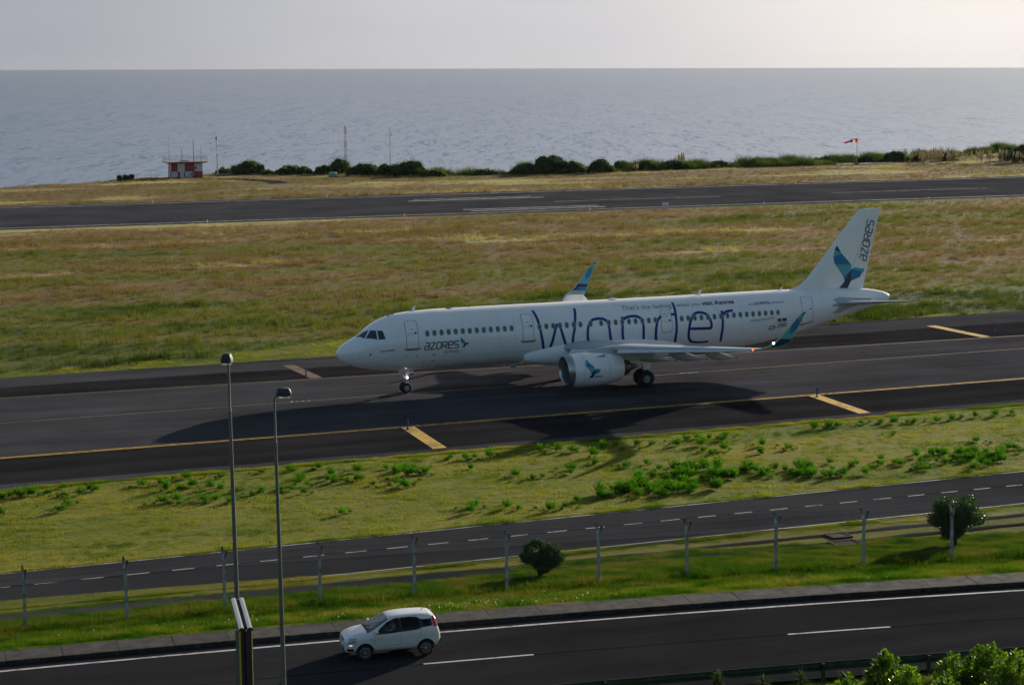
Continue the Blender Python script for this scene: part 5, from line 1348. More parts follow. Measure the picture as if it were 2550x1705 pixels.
def scatter(name, label, cat, pts, rot, scl, protos, pick):
    """one object of uncountable growth: points instanced with a few tufts"""
    me = bpy.data.meshes.new(name); me.from_pydata([tuple(p) for p in pts], [], [])
    for nm, tp, dat in (('rz', 'FLOAT', rot), ('sc', 'FLOAT', scl), ('pk', 'INT', pick)):
        at = me.attributes.new(nm, tp, 'POINT'); at.data.foreach_set('value', np.asarray(dat, dtype=np.float32 if tp == 'FLOAT' else np.int32))
    o = link(name, me); tag(o, label, cat, kind='stuff')
    ngp = bpy.data.node_groups.new(name+'_growth', 'GeometryNodeTree')
    ngp.interface.new_socket('Geometry', in_out='INPUT', socket_type='NodeSocketGeometry'); ngp.interface.new_socket('Geometry', in_out='OUTPUT', socket_type='NodeSocketGeometry')
    N = ngp.nodes; Lk = ngp.links; gi = N.new('NodeGroupInput'); go = N.new('NodeGroupOutput'); jn = N.new('GeometryNodeJoinGeometry')
    def attr(nm, tp): x = N.new('GeometryNodeInputNamedAttribute'); x.data_type = tp; x.inputs[0].default_value = nm; return x.outputs[0]
    rz, sc, pk = attr('rz', 'FLOAT'), attr('sc', 'FLOAT'), attr('pk', 'INT')
    cx = N.new('ShaderNodeCombineXYZ'); Lk.new(rz, cx.inputs[2])
    for i, pm in enumerate(protos):
        po = bpy.data.objects.new('proto', pm)
        oi = N.new('GeometryNodeObjectInfo'); oi.inputs[0].default_value = po; oi.inputs[1].default_value = True
        cp = N.new('FunctionNodeCompare'); cp.data_type = 'INT'; cp.operation = 'EQUAL'; Lk.new(pk, cp.inputs[2]); cp.inputs[3].default_value = i
        ip = N.new('GeometryNodeInstanceOnPoints'); Lk.new(gi.outputs[0], ip.inputs['Points']); Lk.new(cp.outputs[0], ip.inputs['Selection']); Lk.new(oi.outputs['Geometry'], ip.inputs['Instance'])
        Lk.new(cx.outputs[0], ip.inputs['Rotation']); Lk.new(sc, ip.inputs['Scale']); Lk.new(ip.outputs[0], jn.inputs[0])
    Lk.new(jn.outputs[0], go.inputs[0])
    md = o.modifiers.new('growth', 'NODES'); md.node_group = ngp
    return o
h0v = np.vectorize(h0); ykv = np.vectorize(yk); coastv = np.vectorize(coast); hzv = np.vectorize(hz_field)
def in_view(x, y, pad=4.0):
    d = np.stack([x-CAM.x, y-CAM.y, np.full_like(x, -CAM.z)], 1); f_ = d @ np.array(Fv); r_ = d @ np.array(Rv); return np.abs(r_) < f_*.2578+pad
# material ramps shared by blades and ground: greens near the taxiway, browner towards the runway
M['tall_grass'] = leaf_mat('tall_grass_blades', TALL_RAMP, .10, .42, tw=(1.0, 1.08, .55), stretch=(.5, 1.5, 1), zone=field_zone)
M['mown_grass'] = leaf_mat('mown_grass_blades', [(.36, (.065, .112, .010)), (.46, (.155, .180, .018)), (.54, (.245, .235, .032)), (.64, (.31, .25, .055))], .22, .5, stretch=(.6, 1.4, 1))
M['verge_grass'] = leaf_mat('verge_grass_blades', [(.34, (.030, .080, .007)), (.47, (.070, .130, .011)), (.57, (.14, .160, .022)), (.66, (.18, .155, .04))], .4, .5)
M['weed'] = leaf_mat('weed_leaves', [(.35, (.040, .13, .008)), (.5, (.070, .20, .012)), (.62, (.12, .26, .02))], 1.5, .5)
M['coast_leaf'] = leaf_mat('coastal_shrub_leaves', [(.35, (.050, .085, .022)), (.5, (.100, .145, .042)), (.65, (.17, .21, .075))], .7, .5)
M['reed'] = leaf_mat('reed_leaves', [(.35, (.030, .052, .014)), (.5, (.055, .082, .022)), (.65, (.10, .12, .04))], .3, .45)
M['plume'] = leaf_mat('pampas_plumes', [(.3, (.40, .30, .26)), (.7, (.60, .48, .42))], .5, .5)
M['bark'] = paint_mat('bark', (.05, .04, .03), .9, .3, scale=4)

tall = [tuft_mesh('tall_grass', M['tall_grass'], 26, .62, .42, .030, .75, i) for i in range(4)]
short = [tuft_mesh('mown_grass', M['mown_grass'], 22, .135, .20, .015, .9, 10+i, 1) for i in range(3)]
verge = [tuft_mesh('verge_grass', M['verge_grass'], 24, .20, .19, .015, .9, 20+i, 1) for i in range(3)]
def edge_far(x): return np.interp(x, [-60, -26, -20, -11, 0, 8, 18, 28, 45, 260], [19.6, 20.0, 20.3, 22.4, 27.2, 30, 28, 23, 20.9, 28.4])
# tall grass between taxiway and runway and on the coast side
n = 150000
x = RN.uniform(-60, 330, n); y = RN.uniform(19, 300, n)
clump = np.sin(x*.21+np.sin(y*.13)*2)*np.sin(y*.27+np.sin(x*.09)*2)
wob_ = .5*np.sin(x*.8)+.4*np.sin(x*2.1)
ok = (((y > edge_far(x)+wob_) & (y < 152.5-.034*x)) | ((y > 201.8-.022*x+wob_) & (y < coastv(x)-1.0))) & in_view(x, y)
ok &= RN.uniform(0, 1, n) < np.where(y < 60, 1.0, np.where(y < 155, .75, .5))
ok &= ~((y > 224) & (np.abs(x-np.interp(y, [224, 231, 238, 245, 252, 258, 262.8], [44, 47.5, 49.5, 49.5, 46, 41, 33.5])) < 2.2))
ok &= ~((y > 265) & (x > 30) & (x < 54)) & ~((y > 241) & (x > 170) & (x < 190)) & ~((y > 262) & (x > 60) & (x < 85))
x, y = x[ok], y[ok]
z = hzv(x, y); sc = RN.uniform(.55, 1.15, len(x))*np.where(y > 150, .75, 1)*(1+.35*np.sin(x*.21+np.sin(y*.13)*2)*np.sin(y*.27+np.sin(x*.09)*2))
sc = np.where((y > 140) & (y < 156), sc*.7, sc); sc = np.where((y > 200) & (y < 206-.022*x), sc*1.7, sc); sc = np.where((y < edge_far(x)+3) & (y < 60), sc*1.25, sc)
print('tall', len(x))
scatter('tall_grass', 'tall dry and green grass waving between the taxiway and the runway and along the cliff top', 'grass', np.stack([x, y, z-.02], 1), RN.uniform(0, 6.3, len(x)), sc, tall, RN.integers(0, 4, len(x)))
# mown grass: near strip, far mown strip, and runway verges
n = 130000
x = RN.uniform(-45, 70, n); y = RN.uniform(-48, 40, n)
ok = (((y < -21.85+.022*x+.10*np.sin(x*1.7)) & (y > -40.2+.028*x)) | ((y > 19.1+.035*x) & (y < edge_far(x)+.8)) | ((y < -47.35+.016*x) & (y > -49.6))) & in_view(x, y)
x, y = x[ok], y[ok]
x2 = RN.uniform(-45, 40, 9000); y2 = -21.85+.022*x2+RN.normal(0, .09, 9000); x = np.append(x, x2); y = np.append(y, y2)
x3 = RN.uniform(-45, 60, 9000); y3 = np.where(RN.uniform(0, 1, 9000) < .5, -40.12+.028*x3+np.abs(RN.normal(0, .07, 9000)), -47.3+.016*x3-np.abs(RN.normal(0, .09, 9000))); x = np.append(x, x3); y = np.append(y, y3)
sc = RN.uniform(.35, 1.15, len(x))*(1+.4*np.sin(x*.9+np.sin(y)*2)*np.sin(y*1.3))*(1+.35*np.sin(x*2.9+y)*np.sin(y*3.7-x))
print('mown', len(x))
scatter('mown_grass', 'short yellow green mown grass strips beside the taxiway and service road', 'grass', np.stack([x, y, h0v(x, y)-.005], 1), RN.uniform(0, 6.3, len(x)), sc, short, RN.integers(0, 3, len(x)))
# verge between service road and pavement, both sides of the fence
n = 90000
x = RN.uniform(-46, 26, n); o_ = RN.uniform(1.40, 15, n); y = ykv(x)+o_
ch = (((y > -51.05) & (y < -49.35+.02*x) & (x < -10.6)) | ((np.abs(y+49.0-.01*x) < .28) & (x >= -10.6)) | ((np.abs(y+50.7-.01*x) < .22) & (x >= -10.6))) & (RN.uniform(0, 1, n) < .9)
pit = ((np.abs(x-7) < .6) & (np.abs(y+49.35) < .5)) | ((np.abs(x-6.5) < .75) & (np.abs(y+50.95) < .55))
ok = (y < -49.0) & ~ch & ~pit & in_view(x, y)
x, y, o_ = x[ok], y[ok], o_[ok]
fo = y-np.interp(x, [-46, -33, -24.8, -16.7, -8.5, -.3, 8.2, 17], [-53.2, -53.55, -53.75, -54.6, -55.45, -56.55, -57.65, -58.9])
sc = RN.uniform(.5, 1.1, len(x))*np.where(np.abs(fo) < .45, 1.9, 1)*np.where((fo < 0) & (o_ > 2.2), 1.35, 1)*np.where(o_ < 2.0, .6, 1)*(1+.3*np.sin(x*1.9)*np.sin(y*2.3+x))
print('verge', len(x))
scatter('verge_grass', 'lush green grass on the verge around the perimeter fence', 'grass', np.stack([x, y, h0v(x, y)-.01], 1), RN.uniform(0, 6.3, len(x)), sc, verge, RN.integers(0, 3, len(x)))
# daisies along the pavement
M['petal'] = mat('daisy_petals', (.75, .72, .60), .6)
mb = MB()
mb.lathe([(.001, .006), (.028, .0), (.036, -.006)], 8, Matrix.Translation((0, 0, .19)) @ Matrix.Rotation(.5, 4, 'X')); mb.tube([(0, 0, 0), (0, 0, .19)], .003, 3)
dm = mb.mesh('daisy', M['petal'])
xs2 = []; 
for cx, cy, sx, n in ((-16.8, 3.6, 1.6, 120), (-19.8, 2.9, 1.2, 40), (-14.5, 3.2, 1.2, 60), (-11.5, 3.5, 1.0, 40), (-24.5, 4.0, 1.5, 26), (-29, 4.2, 1.6, 14), (-12.3, 2.6, .6, 20), (-1.6, 3.4, 1.1, 20), (-8, 4, 2, 6), (5, 4.3, 2, 8), (-33, 4, 2, 5)):
    xx = RN.normal(cx, sx, n); xs2.append(np.stack([xx, ykv(xx)+np.clip(RN.normal(cy, .9, n), 1.7, 6.5)], 1))
xy = np.concatenate(xs2); zz = h0v(xy[:, 0], xy[:, 1])
scatter('daisies', 'small white daisies dotted through the verge behind the white car', 'flowers', np.stack([xy[:, 0], xy[:, 1], zz], 1), RN.uniform(0, 6.3, len(xy)), RN.uniform(.5, 1.0, len(xy)), [dm], np.zeros(len(xy)))

# weeds: upright leafy sprigs, each plant its own object sharing a few meshes
def weed_mesh(seed, n=46, R_=.30, H=.42):
    r = np.random.default_rng(seed); V = []; F = []
    for i in range(n):
        a = r.uniform(0, 2*pi); d = R_*sqrt(r.uniform(0, 1)); tx, ty, tz = d*cos(a), d*sin(a), H*(.55+.5*r.uniform())*(1-.35*(d/R_)**2)
        nl = 9
        for k in range(nl):
            u = .25+.75*k/nl; px, py, pz = tx*(.3+.7*u), ty*(.3+.7*u), tz*u
            b_ = r.uniform(0, 2*pi); el = r.uniform(.1, 1.1); L_ = .085*(1.15-u*.5)*r.uniform(.7, 1.2); w_ = .020
            dx, dy, dz = cos(b_)*cos(el)*L_, sin(b_)*cos(el)*L_, sin(el)*L_; sx, sy = -sin(b_)*w_, cos(b_)*w_
            q = len(V); V += [(px, py, pz), (px+dx*.5+sx, py+dy*.5+sy, pz+dz*.5), (px+dx, py+dy, pz+dz), (px+dx*.5-sx, py+dy*.5-sy, pz+dz*.5)]; F.append((q, q+1, q+2, q+3))
    me = bpy.data.meshes.new('weed'); me.from_pydata(V, [], F); me.materials.append(M['weed']); return me
wmesh = [weed_mesh(i) for i in range(5)]
def gpt(px, py, z=0.0):                                # photo pixel (2550 wide) -> point on the level ground
    d = Fv+Rv*((px-1275)/4944.7)-Uv*((py-852.5)/4944.7); t = (z-CAM.z)/d.z; return CAM+d*t
W7 = [(20,845),(60,838),(100,835),(150,830),(180,828),(250,822),(335,795),(345,835),(370,885),(330,915),(470,795),(510,803),(430,830),(15,930),(760,780),(860,770),(980,740),(1025,785),(1115,795),(1170,740),(1190,800),(940,800),(890,800),(860,870),(930,860),(940,880),(1095,860),(1150,860),(1215,870),(1270,810),(1400,710),(1350,830),(1380,815),(1500,800),(1560,800),(1600,820),(1600,740),(1640,775),(1570,770),(1530,700),(1700,690),(1745,720),(1730,750),(1780,760),(1840,760),(1890,705),(1895,750),(1990,775),(2060,690),(2100,705),(2160,690),(2200,685),(2110,770),(2140,785),(2200,715),(2260,715),(1830,930)]
W8 = [(10,280),(30,300),(90,295),(10,350),(190,240),(240,242),(280,238),(330,232),(255,280),(430,305),(490,315),(540,310),(635,280),(640,295),(280,420),(270,440),(400,425),(440,430),(555,435),(620,425),(660,400),(510,212),(550,205),(590,210),(650,215),(750,195),(800,195),(840,210),(890,190),(950,190),(720,230),(740,260),(840,270),(915,262),(970,280),(1040,188),(1080,170),(1120,165),(1160,165),(1200,170),(1220,155),(1140,190),(1130,212),(1170,225),(1210,210),(1360,190),(1360,220),(1450,205),(1550,130),(1610,122),(1640,120),(1735,110),(1800,103),(1860,108),(1900,105),(1940,105),(1855,145),(2020,100),(2070,92),(2110,88),(2160,85),(2240,78),(2300,72),(2160,175),(2150,235),(2200,225),(2260,220),(2320,215)]
wp = [(gpt(a/2.132, 840+b_/2.132+4), 1.0) for a, b_ in W7]+[(gpt(1000+a/1.513, 980+b_/1.513+4), 1.0) for a, b_ in W8]
r_ = random.Random(3)
for _ in range(78):
    X = r_.uniform(740, 1250); lo = np.interp(X, [740, 1000, 1240], [398, 388, 352]); hi = np.interp(X, [740, 850, 950, 1150, 1240], [378, 352, 300, 266, 292]); Y = r_.uniform(hi, lo); wp.append((gpt(1000+X/1.513, 980+Y/1.513), 1.15))
for _ in range(26): X = r_.uniform(1240, 1570); wp.append((gpt(1000+X/1.513, 980+(r_.uniform(286, 325)-.03*(X-1240))/1.513), 1.05))
for _ in range(44): X = r_.uniform(1570, 2300); wp.append((gpt(1000+X/1.513, 980+(r_.uniform(258, 325)-.06*(X-1570))/1.513), r_.uniform(.7, 1.1)))
for _ in range(26): X = r_.uniform(1900, 2340); wp.append((gpt(1000+X/1.513, 980+(r_.uniform(225, 262)-.06*(X-1900))/1.513), r_.uniform(.6, .95)))
for i, (P, s_) in enumerate(wp):
    o = link('weed', wmesh[i % 5], None, (P.x+r_.uniform(-.15, .15), P.y+r_.uniform(-.15, .15), 0)); o.rotation_euler = (0, 0, r_.uniform(0, 6.3)); q = s_*r_.uniform(.75, 1.35); o.scale = (q*r_.uniform(.9, 1.3), q, q*r_.uniform(.95, 1.45))
    dense = i >= len(W7)+len(W8)
    sp = ('flat ', '', 'tall ')[0 if q < s_*.93 else (2 if q > s_*1.17 else 1)]
    zx = [lab for lim, lab in ((-26, 'at the far left of the strip'), (-20, 'left of the lamp posts'), (-15, 'behind the lamp posts'), (-8, 'just right of the lamp posts'), (-1, 'below the left yellow bar'), (6, 'below the engine'), (14, 'below the wing tip'), (22, 'below the tail'), (99, 'at the far right of the strip')) if P.x < lim][0]
    row = 'by the taxiway edge' if P.y > -26 else ('in the middle of the grass strip' if P.y > -33 else 'near the service road')
    if dense: zd = [lab for lim, lab in ((-2, 'at its left end'), (1.5, 'left of its middle'), (5, 'right of its middle'), (9, 'in its thinning right part'), (14, 'in the sparse tail of it'), (99, 'at the far right end of it')) if P.x < lim][0]
    if dense: tag(o, sp+'green weed in the dense weed patch, '+zd, 'plant', sp+'weeds of the dense patch '+zd)
    else: tag(o, sp+'weed '+row+', '+zx, 'plant', sp+'weeds '+row+' '+zx)
# sparse companion clumps beside scattered weeds
comp = []
for P, s_ in wp[:len(W7)+len(W8)]:
    for _ in range(r_.randint(1, 3)): comp.append((P.x+r_.gauss(0, .7), P.y+r_.gauss(0, .35), 0))
comp = np.array(comp)
scatter('low_weeds', 'low green weed seedlings around the larger weeds in the mown grass', 'plants', comp, RN.uniform(0, 6.3, len(comp)), RN.uniform(.3, .62, len(comp)), wmesh, RN.integers(0, 5, len(comp)))

# leafy crowns: leaf clumps spread through a set of lobes
def crown_mesh(name, m, lobes, n, leaf, seed=0, aspect=.5, up=.0, core=None, jag=0):
    r = np.random.default_rng(seed); V = []; F = []; MI = []
    tot = sum(l[3]**2 for l in lobes)
    for (lx, ly, lz, lr) in lobes:
        k = int(n*lr*lr/tot)
        d = r.normal(size=(k, 3)); d /= np.linalg.norm(d, axis=1)[:, None]
        rad = lr*(1-.45*r.uniform(0, 1, k)**2.2)*(1+.10*np.sin(d[:, 0]*7+lx)+.08*np.sin(d[:, 2]*9+ly))
        if jag: rad = rad*(1+jag*np.maximum(0, np.sin(d[:, 0]*13+lz*9)*np.sin(d[:, 1]*15+lx*7)*np.sin(d[:, 2]*12+ly*5))*2.2)
        c_ = np.stack([lx+d[:, 0]*rad, ly+d[:, 1]*rad, lz+d[:, 2]*rad*.88], 1)
        for p_, dd in zip(c_, d):
            if p_[2] < .02: continue
            nrm = dd+r.normal(0, .55, 3); nrm /= np.linalg.norm(nrm); a = np.cross(nrm, r.normal(size=3)); a /= np.linalg.norm(a); b_ = np.cross(nrm, a)
            L_ = leaf*r.uniform(.6, 1.25); q = len(V)
            for s1, s2 in ((0, -1), (aspect, 0), (0, 1), (-aspect, 0)): V.append(tuple(p_+a*(s1*L_)+b_*(s2*L_)))
            F.append((q, q+1, q+2, q+3)); MI.append(0)
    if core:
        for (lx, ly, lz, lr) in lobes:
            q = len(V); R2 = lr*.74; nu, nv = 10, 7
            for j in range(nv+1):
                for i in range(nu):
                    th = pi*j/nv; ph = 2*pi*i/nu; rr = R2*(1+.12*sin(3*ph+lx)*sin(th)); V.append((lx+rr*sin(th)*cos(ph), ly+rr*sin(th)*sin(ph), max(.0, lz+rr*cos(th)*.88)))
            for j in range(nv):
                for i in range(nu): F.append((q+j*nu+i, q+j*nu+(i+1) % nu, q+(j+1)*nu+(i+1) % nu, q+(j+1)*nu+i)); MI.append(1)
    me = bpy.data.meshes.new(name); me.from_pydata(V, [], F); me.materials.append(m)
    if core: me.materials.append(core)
    me.polygons.foreach_set('material_index', MI); return me
M['core'] = mat('dark_crown_core', (.022, .036, .014), .95, spec=.05)  # solid dark green filling inside the shrub lobes
def shrub(label, name, cat, loc, W_, D_, H, seed, m, leaf, n, group=None, trunk=.3, single=False):
    t = thing(name, label, cat, loc, 0, group)
    r = random.Random(seed); lobes = []
    if single: lobes = [(0, 0, H*.62, H*.27), (W_*.12, 0, H*.55, H*.22), (-W_*.14, .1, H*.58, H*.22)]; k = 26
    else: k = max(7, int(W_*2.2))
    for i in range(k):
        u = (i+.5)/k*2-1
        if single:
            a = r.uniform(0, 6.3); zf = r.choice((.28, .40, .5, .58, .66, .74, .80, .86)); rr_ = float(np.interp(zf, [.25, .4, .58, .75, .9], [.10, .27, .36, .30, .14]))*W_*r.uniform(.75, 1.12)
            lobes.append((rr_*cos(a), rr_*sin(a), H*zf, H*r.uniform(.09, .17)))
        else:
            env = sqrt(max(.12, 1-(abs(u)**2.2)))*r.uniform(.72, 1.0); lr = min(H*.46, W_*.34)*r.uniform(.75, 1.05)*env; top_ = H*env
            lobes.append((u*W_*.42, r.uniform(-.3, .3)*D_, max(lr*.5, top_-lr*.92), lr)); lobes.append((u*W_*.44+r.uniform(-.4, .4), r.uniform(-.35, .35)*D_, lr*.75, lr*.85))
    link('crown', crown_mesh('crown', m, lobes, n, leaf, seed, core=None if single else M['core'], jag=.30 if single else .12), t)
    mb = MB()
    for q in range(4 if not single else 3):
        a = r.uniform(0, 6.3); b_ = W_*.10 if single else W_*.3; mb.tube([(b_*.15*cos(a), b_*.15*sin(a), -.05), (b_*.5*cos(a), D_*.05*sin(a), H*.25), (b_*1.3*cos(a), D_*.15*sin(a), H*.55)], [.07*H/2+.01, .05*H/2+.01, .015], 6)
    mb.obj('trunk', M['bark'], t); return t
M['round_leaf'] = leaf_mat('dark_glossy_leaves', [(.35, (.020, .055, .010)), (.5, (.040, .088, .016)), (.65, (.075, .125, .028))], 1.6, .35, gloss=.035, rough=.32)
for (X, Y, W_, H, lab, sd) in ((1345, 1445, 2.35, 1.65, 'smaller round dark green bush at the end of the dark drain channel', 5), (2378, 1362, 3.1, 2.5, 'larger round dark green bush on the right behind a fence post', 8)):
    P = gpt(X, Y, .2); z = h0(P.x, P.y); shrub(lab, 'round_bush', 'bush', (P.x, P.y, z), W_, W_, H, sd, M['round_leaf'], .060, 15000, 'round bushes inside the fence', single=True)

# coastal shrubs, each its own crown
CS = [(515, 402, 46, 19), (568, 402, 74, 38), (612, 402, 34, 14), (672, 401, 84, 25), (742, 400, 44, 24), (777, 399, 48, 40), (835, 402, 80, 33), (895, 402, 66, 34), (935, 404, 74, 44), (990, 405, 62, 22), (1110, 401, 60, 12), (1205, 400, 66, 22), (1262, 399, 78, 36), (1310, 398, 60, 24), (1375, 397, 54, 26), (1424, 385, 40, 18), (1480, 393, 44, 18), (1545, 391, 70, 18), (1640, 388, 70, 14), (1745, 384, 90, 17), (1885, 377, 66, 14), (1985, 375, 44, 16), (2050, 373, 60, 22), (2105, 371, 34, 14), (2170, 370, 50, 16), (2310, 368, 44, 26), (2345, 372, 60, 34)]
DESC = ['low dark shrub beside the white light mast', 'tall rounded dark shrub right of the light mast', 'low dark shrub at the foot of the tall rounded one', 'wide low dark shrub between the light mast and the lattice tower', 'dark shrub just left of the lattice tower', 'tall dark shrub directly behind the lattice tower', 'dark shrub right of the lattice tower', 'broad dark shrub left of the thin mast', 'tallest broad dark shrub, right of the thin mast', 'sloping dark shrub at the right end of the big clump', 'very low bush in the gap right of the big clump', 'dark shrub at the left foot of the long green mound', 'peaked dark shrub on the long green mound', 'lower shrub on the right of the long green mound', 'rounded lighter green shrub standing alone past the mound', 'small round dark bush farther back near the cliff edge', 'reedy green bush left of the long hedge', 'long low bush in the middle of the coastal hedge', 'low bush right of the middle of the coastal hedge', 'low wide bush in the hedge left of the windsock', 'low bush just left of the windsock', 'low bush just right of the windsock', 'darker dense bush to the right of the windsock', 'small bush left of the pale plumes', 'dark bush standing above the pale plumes', 'small bush near the right edge of the frame', 'large dark bush cut by the right edge of the frame']
for i, (px, py, w_, h_) in enumerate(CS):
    P = gpt(px*1.0874, py*1.0874); 
    yy = min(P.y, coast(P.x)-1.5); P = Vector((P.x+(yy-P.y)*((P.x-CAM.x)/(P.y-CAM.y)), yy, 0))
    D = (P-CAM).dot(Fv); s_ = D/4547
    if i in (15,): pass
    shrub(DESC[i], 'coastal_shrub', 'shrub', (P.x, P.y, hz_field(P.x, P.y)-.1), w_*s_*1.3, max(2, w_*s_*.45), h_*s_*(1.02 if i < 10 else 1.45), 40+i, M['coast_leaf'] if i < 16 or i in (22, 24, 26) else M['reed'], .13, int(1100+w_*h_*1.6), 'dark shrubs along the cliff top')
# reeds and long grass along the cliff edge
reed = [tuft_mesh('reed', M['reed'], 34, 1.9, .8, .07, .4, 60+i) for i in range(3)]
n = 4200
x = RN.uniform(86, 330, n); y = coastv(x)-np.abs(RN.normal(1.5, 2.2, n)); dens = .35+.65*(np.sin(x*.11)+np.sin(x*.31+1) > -.6)
ok = (RN.uniform(0, 1, n) < dens) & ~((x > 171) & (x < 188) & (y < 248.5)); x, y = x[ok], y[ok]
x2 = RN.uniform(118, 175, 500); y2 = RN.uniform(243, 250, 500); x = np.append(x, x2); y = np.append(y, y2)
scatter('reeds', 'band of green reeds and long grass along the cliff edge', 'reeds', np.stack([x, y, hzv(x, y)], 1), RN.uniform(0, 6.3, len(x)), RN.uniform(.45, 1.1, len(x))*(.85+.45*np.sin(x*.37)*np.sin(x*.13+1)+.25*np.sin(x*1.1)), reed, RN.integers(0, 3, len(x)))
pl = []
for i in range(3):
    r = np.random.default_rng(80+i); mb = MB()
    for k in range(6):
        a = r.uniform(0, 6.3); d = r.uniform(0, .5); L_ = r.uniform(1.1, 1.7); bx, by = d*cos(a), d*sin(a); mb.tube([(bx*.5, by*.5, 0), (bx, by, L_*.7)], .012, 3, caps=False)
        mb.tube([(bx, by, L_*.66), (bx+.03, by, L_*.78), (bx+.07, by, L_*.95), (bx+.10, by, L_*1.05)], [.03, .10, .08, .01], 6)
    pl.append(mb.mesh('pampas_plume', M['plume']))
pp_ = []
for (px, py, n) in ((2088, 371, 3), (2110, 374, 5), (2128, 372, 5), (2145, 373, 5), (2165, 370, 3), (2175, 373, 4), (2195, 371, 5), (2240, 374, 4), (2262, 374, 3), (2300, 373, 5), (2340, 374, 3), (1550, 391, 2), (1557, 390, 2), (1458, 395, 1)):
    for _ in range(n): P = gpt((px+RN.normal(0, 7))*1.0874, (py+RN.normal(1, 1.5))*1.0874); pp_.append((P.x, P.y, hz_field(P.x, P.y)))
pp_ = np.array(pp_); scatter('pampas_grass', 'pale pinkish pampas plumes in front of the hedge at the right', 'grass', pp_, RN.uniform(0, 6.3, len(pp_)), RN.uniform(1.1, 1.9, len(pp_)), pl, RN.integers(0, 3, len(pp_)))

# ------------------------------------------------------------------ foreground planting below the terrace
M['pitt'] = leaf_mat('bright_whorled_leaves', [(.35, (.045, .105, .005)), (.5, (.11, .19, .008)), (.65, (.19, .29, .014))], 2.0, .5, gloss=.035, rough=.25)
def whorl_bush(label, top, R_, seed, base_z):
    r = np.random.default_rng(seed); t = thing('leafy_bush', label, 'bush', (top.x, top.y, base_z), 0, 'bright bushes below the terrace')
    V = []; F = []; H = top.z-base_z; st = MB()
    for i in range(270):
        a = r.uniform(0, 2*pi); d = R_*sqrt(r.uniform(0, 1)); zz = H*(1-.42*(d/R_)**2)-abs(r.normal(0, .22))-(.0 if i % 3 else .3); cx, cy = d*cos(a), d*sin(a)
        ax = Vector((cos(a)*d/R_*.7+r.normal(0, .15), sin(a)*d/R_*.7+r.normal(0, .15), 1)).normalized(); s1 = ax.orthogonal().normalized(); s2 = ax.cross(s1)
        if i % 2 == 0: st.tube([(cx*.3, cy*.3, zz-.9), (cx, cy, zz)], .008, 4, caps=False)
        for lay in range(3):
            for k in range(6):
                b_ = 2*pi*k/6+lay*.5+r.normal(0, .1); el = (.45, .85, 1.2)[lay]+r.normal(0, .12); L_ = (.17, .155, .12)[lay]*r.uniform(.85, 1.15); o = Vector((cx, cy, zz))+ax*(-.04+.05*lay)
                rd = s1*cos(b_)+s2*sin(b_); dr = rd*cos(el)+ax*sin(el); sd = ax.cross(rd).normalized(); w_ = .019
                mid = o+dr*L_*.62-ax*.004; q = len(V); V += [o, mid+sd*w_+ax*.005, o+dr*L_-ax*.012, mid-sd*w_+ax*.005, mid]; F += [(q, q+1, q+4), (q+1, q+2, q+4), (q, q+4, q+3), (q+4, q+2, q+3)]
    me = bpy.data.meshes.new('crown'); me.from_pydata([tuple(v) for v in V], [], F); me.materials.append(M['pitt']); link('crown', me, t)
    lobes = [(r.uniform(-.4, .4)*R_, r.uniform(-.4, .4)*R_, H*.52, R_*.55) for _ in range(5)]
    link('inner_leaves', crown_mesh('inner_leaves', M['pitt'], lobes, 900, .06, seed), t)
    st.obj('stems', M['bark'], t)
FB = [(2030, 1496, 42, .62, 'bright green leafy bush, leftmost of the foreground bushes'), (1945, 1552, 40, .55, 'low bright green bush in front of the leftmost foreground bush'), (2080, 1534, 39, .7, 'bright green bush between the leftmost and the tallest foreground bushes'), (2188, 1500, 41, .75, 'bright green bush in the middle of the foreground clump'), (2265, 1476, 41, .72, 'tallest bright green bush of the foreground clump'), (2320, 1498, 39, .8, 'bright green bush cut by the right edge of the frame'), (2170, 1548, 37, .7, 'bright green bush at the bottom edge in the foreground clump')]
for i, (dx, dy, dist, R_, lab) in enumerate(FB):
    P = ray(dx, dy, dist); whorl_bush(lab, P, R_, 200+i, h0(P.x, P.y)-.05)
# small aloes behind the guardrail
M['aloe'] = leaf_mat('aloe_leaves', [(.35, (.035, .055, .020)), (.65, (.10, .12, .05))], 3, .3)
for i, (X, Y, lab) in enumerate(((1787, 1681, 'dark spiky aloe behind the guardrail, leftmost of four'), (1901, 1689, 'low spiky aloe behind the guardrail, second from the left'), (1995, 1678, 'spiky aloe with drooping dry leaves, third from the left'), (2102, 1675, 'spiky green aloe nearest the bright bushes'))):
    P = gpt(X, Y, 2.9); z = h0(P.x, P.y); t = thing('aloe', lab, 'plant', (P.x, P.y, z), 0, 'aloes behind the guardrail')
    r = np.random.default_rng(i); V = []; F = []; hh = 2.9-z
    for k in range(60):
        a = r.uniform(0, 6.3); el = r.uniform(-.7, 1.35); L_ = r.uniform(.28, .5); o = Vector((0, 0, hh-.22+.15*r.uniform())); d = Vector((cos(a)*cos(el), sin(a)*cos(el), sin(el))); sd = Vector((-sin(a), cos(a), 0))*.022
        q = len(V); V += [o-sd, o+sd, o+d*L_*.55+sd*.8+Vector((0, 0, .02)), o+d*L_*.55-sd*.8+Vector((0, 0, .02)), o+d*L_-Vector((0, 0, .08))]; F += [(q, q+1, q+2, q+3), (q+3, q+2, q+4)]
    me = bpy.data.meshes.new('leaves'); me.from_pydata([tuple(v) for v in V], [], F); me.materials.append(M['aloe']); link('leaves', me, t)
    mb = MB(); mb.tube([(0, 0, -.05), (0, 0, hh*.5), (.02, 0, hh-.15)], [.09, .10, .08], 8); mb.obj('stem', M['bark'], t)
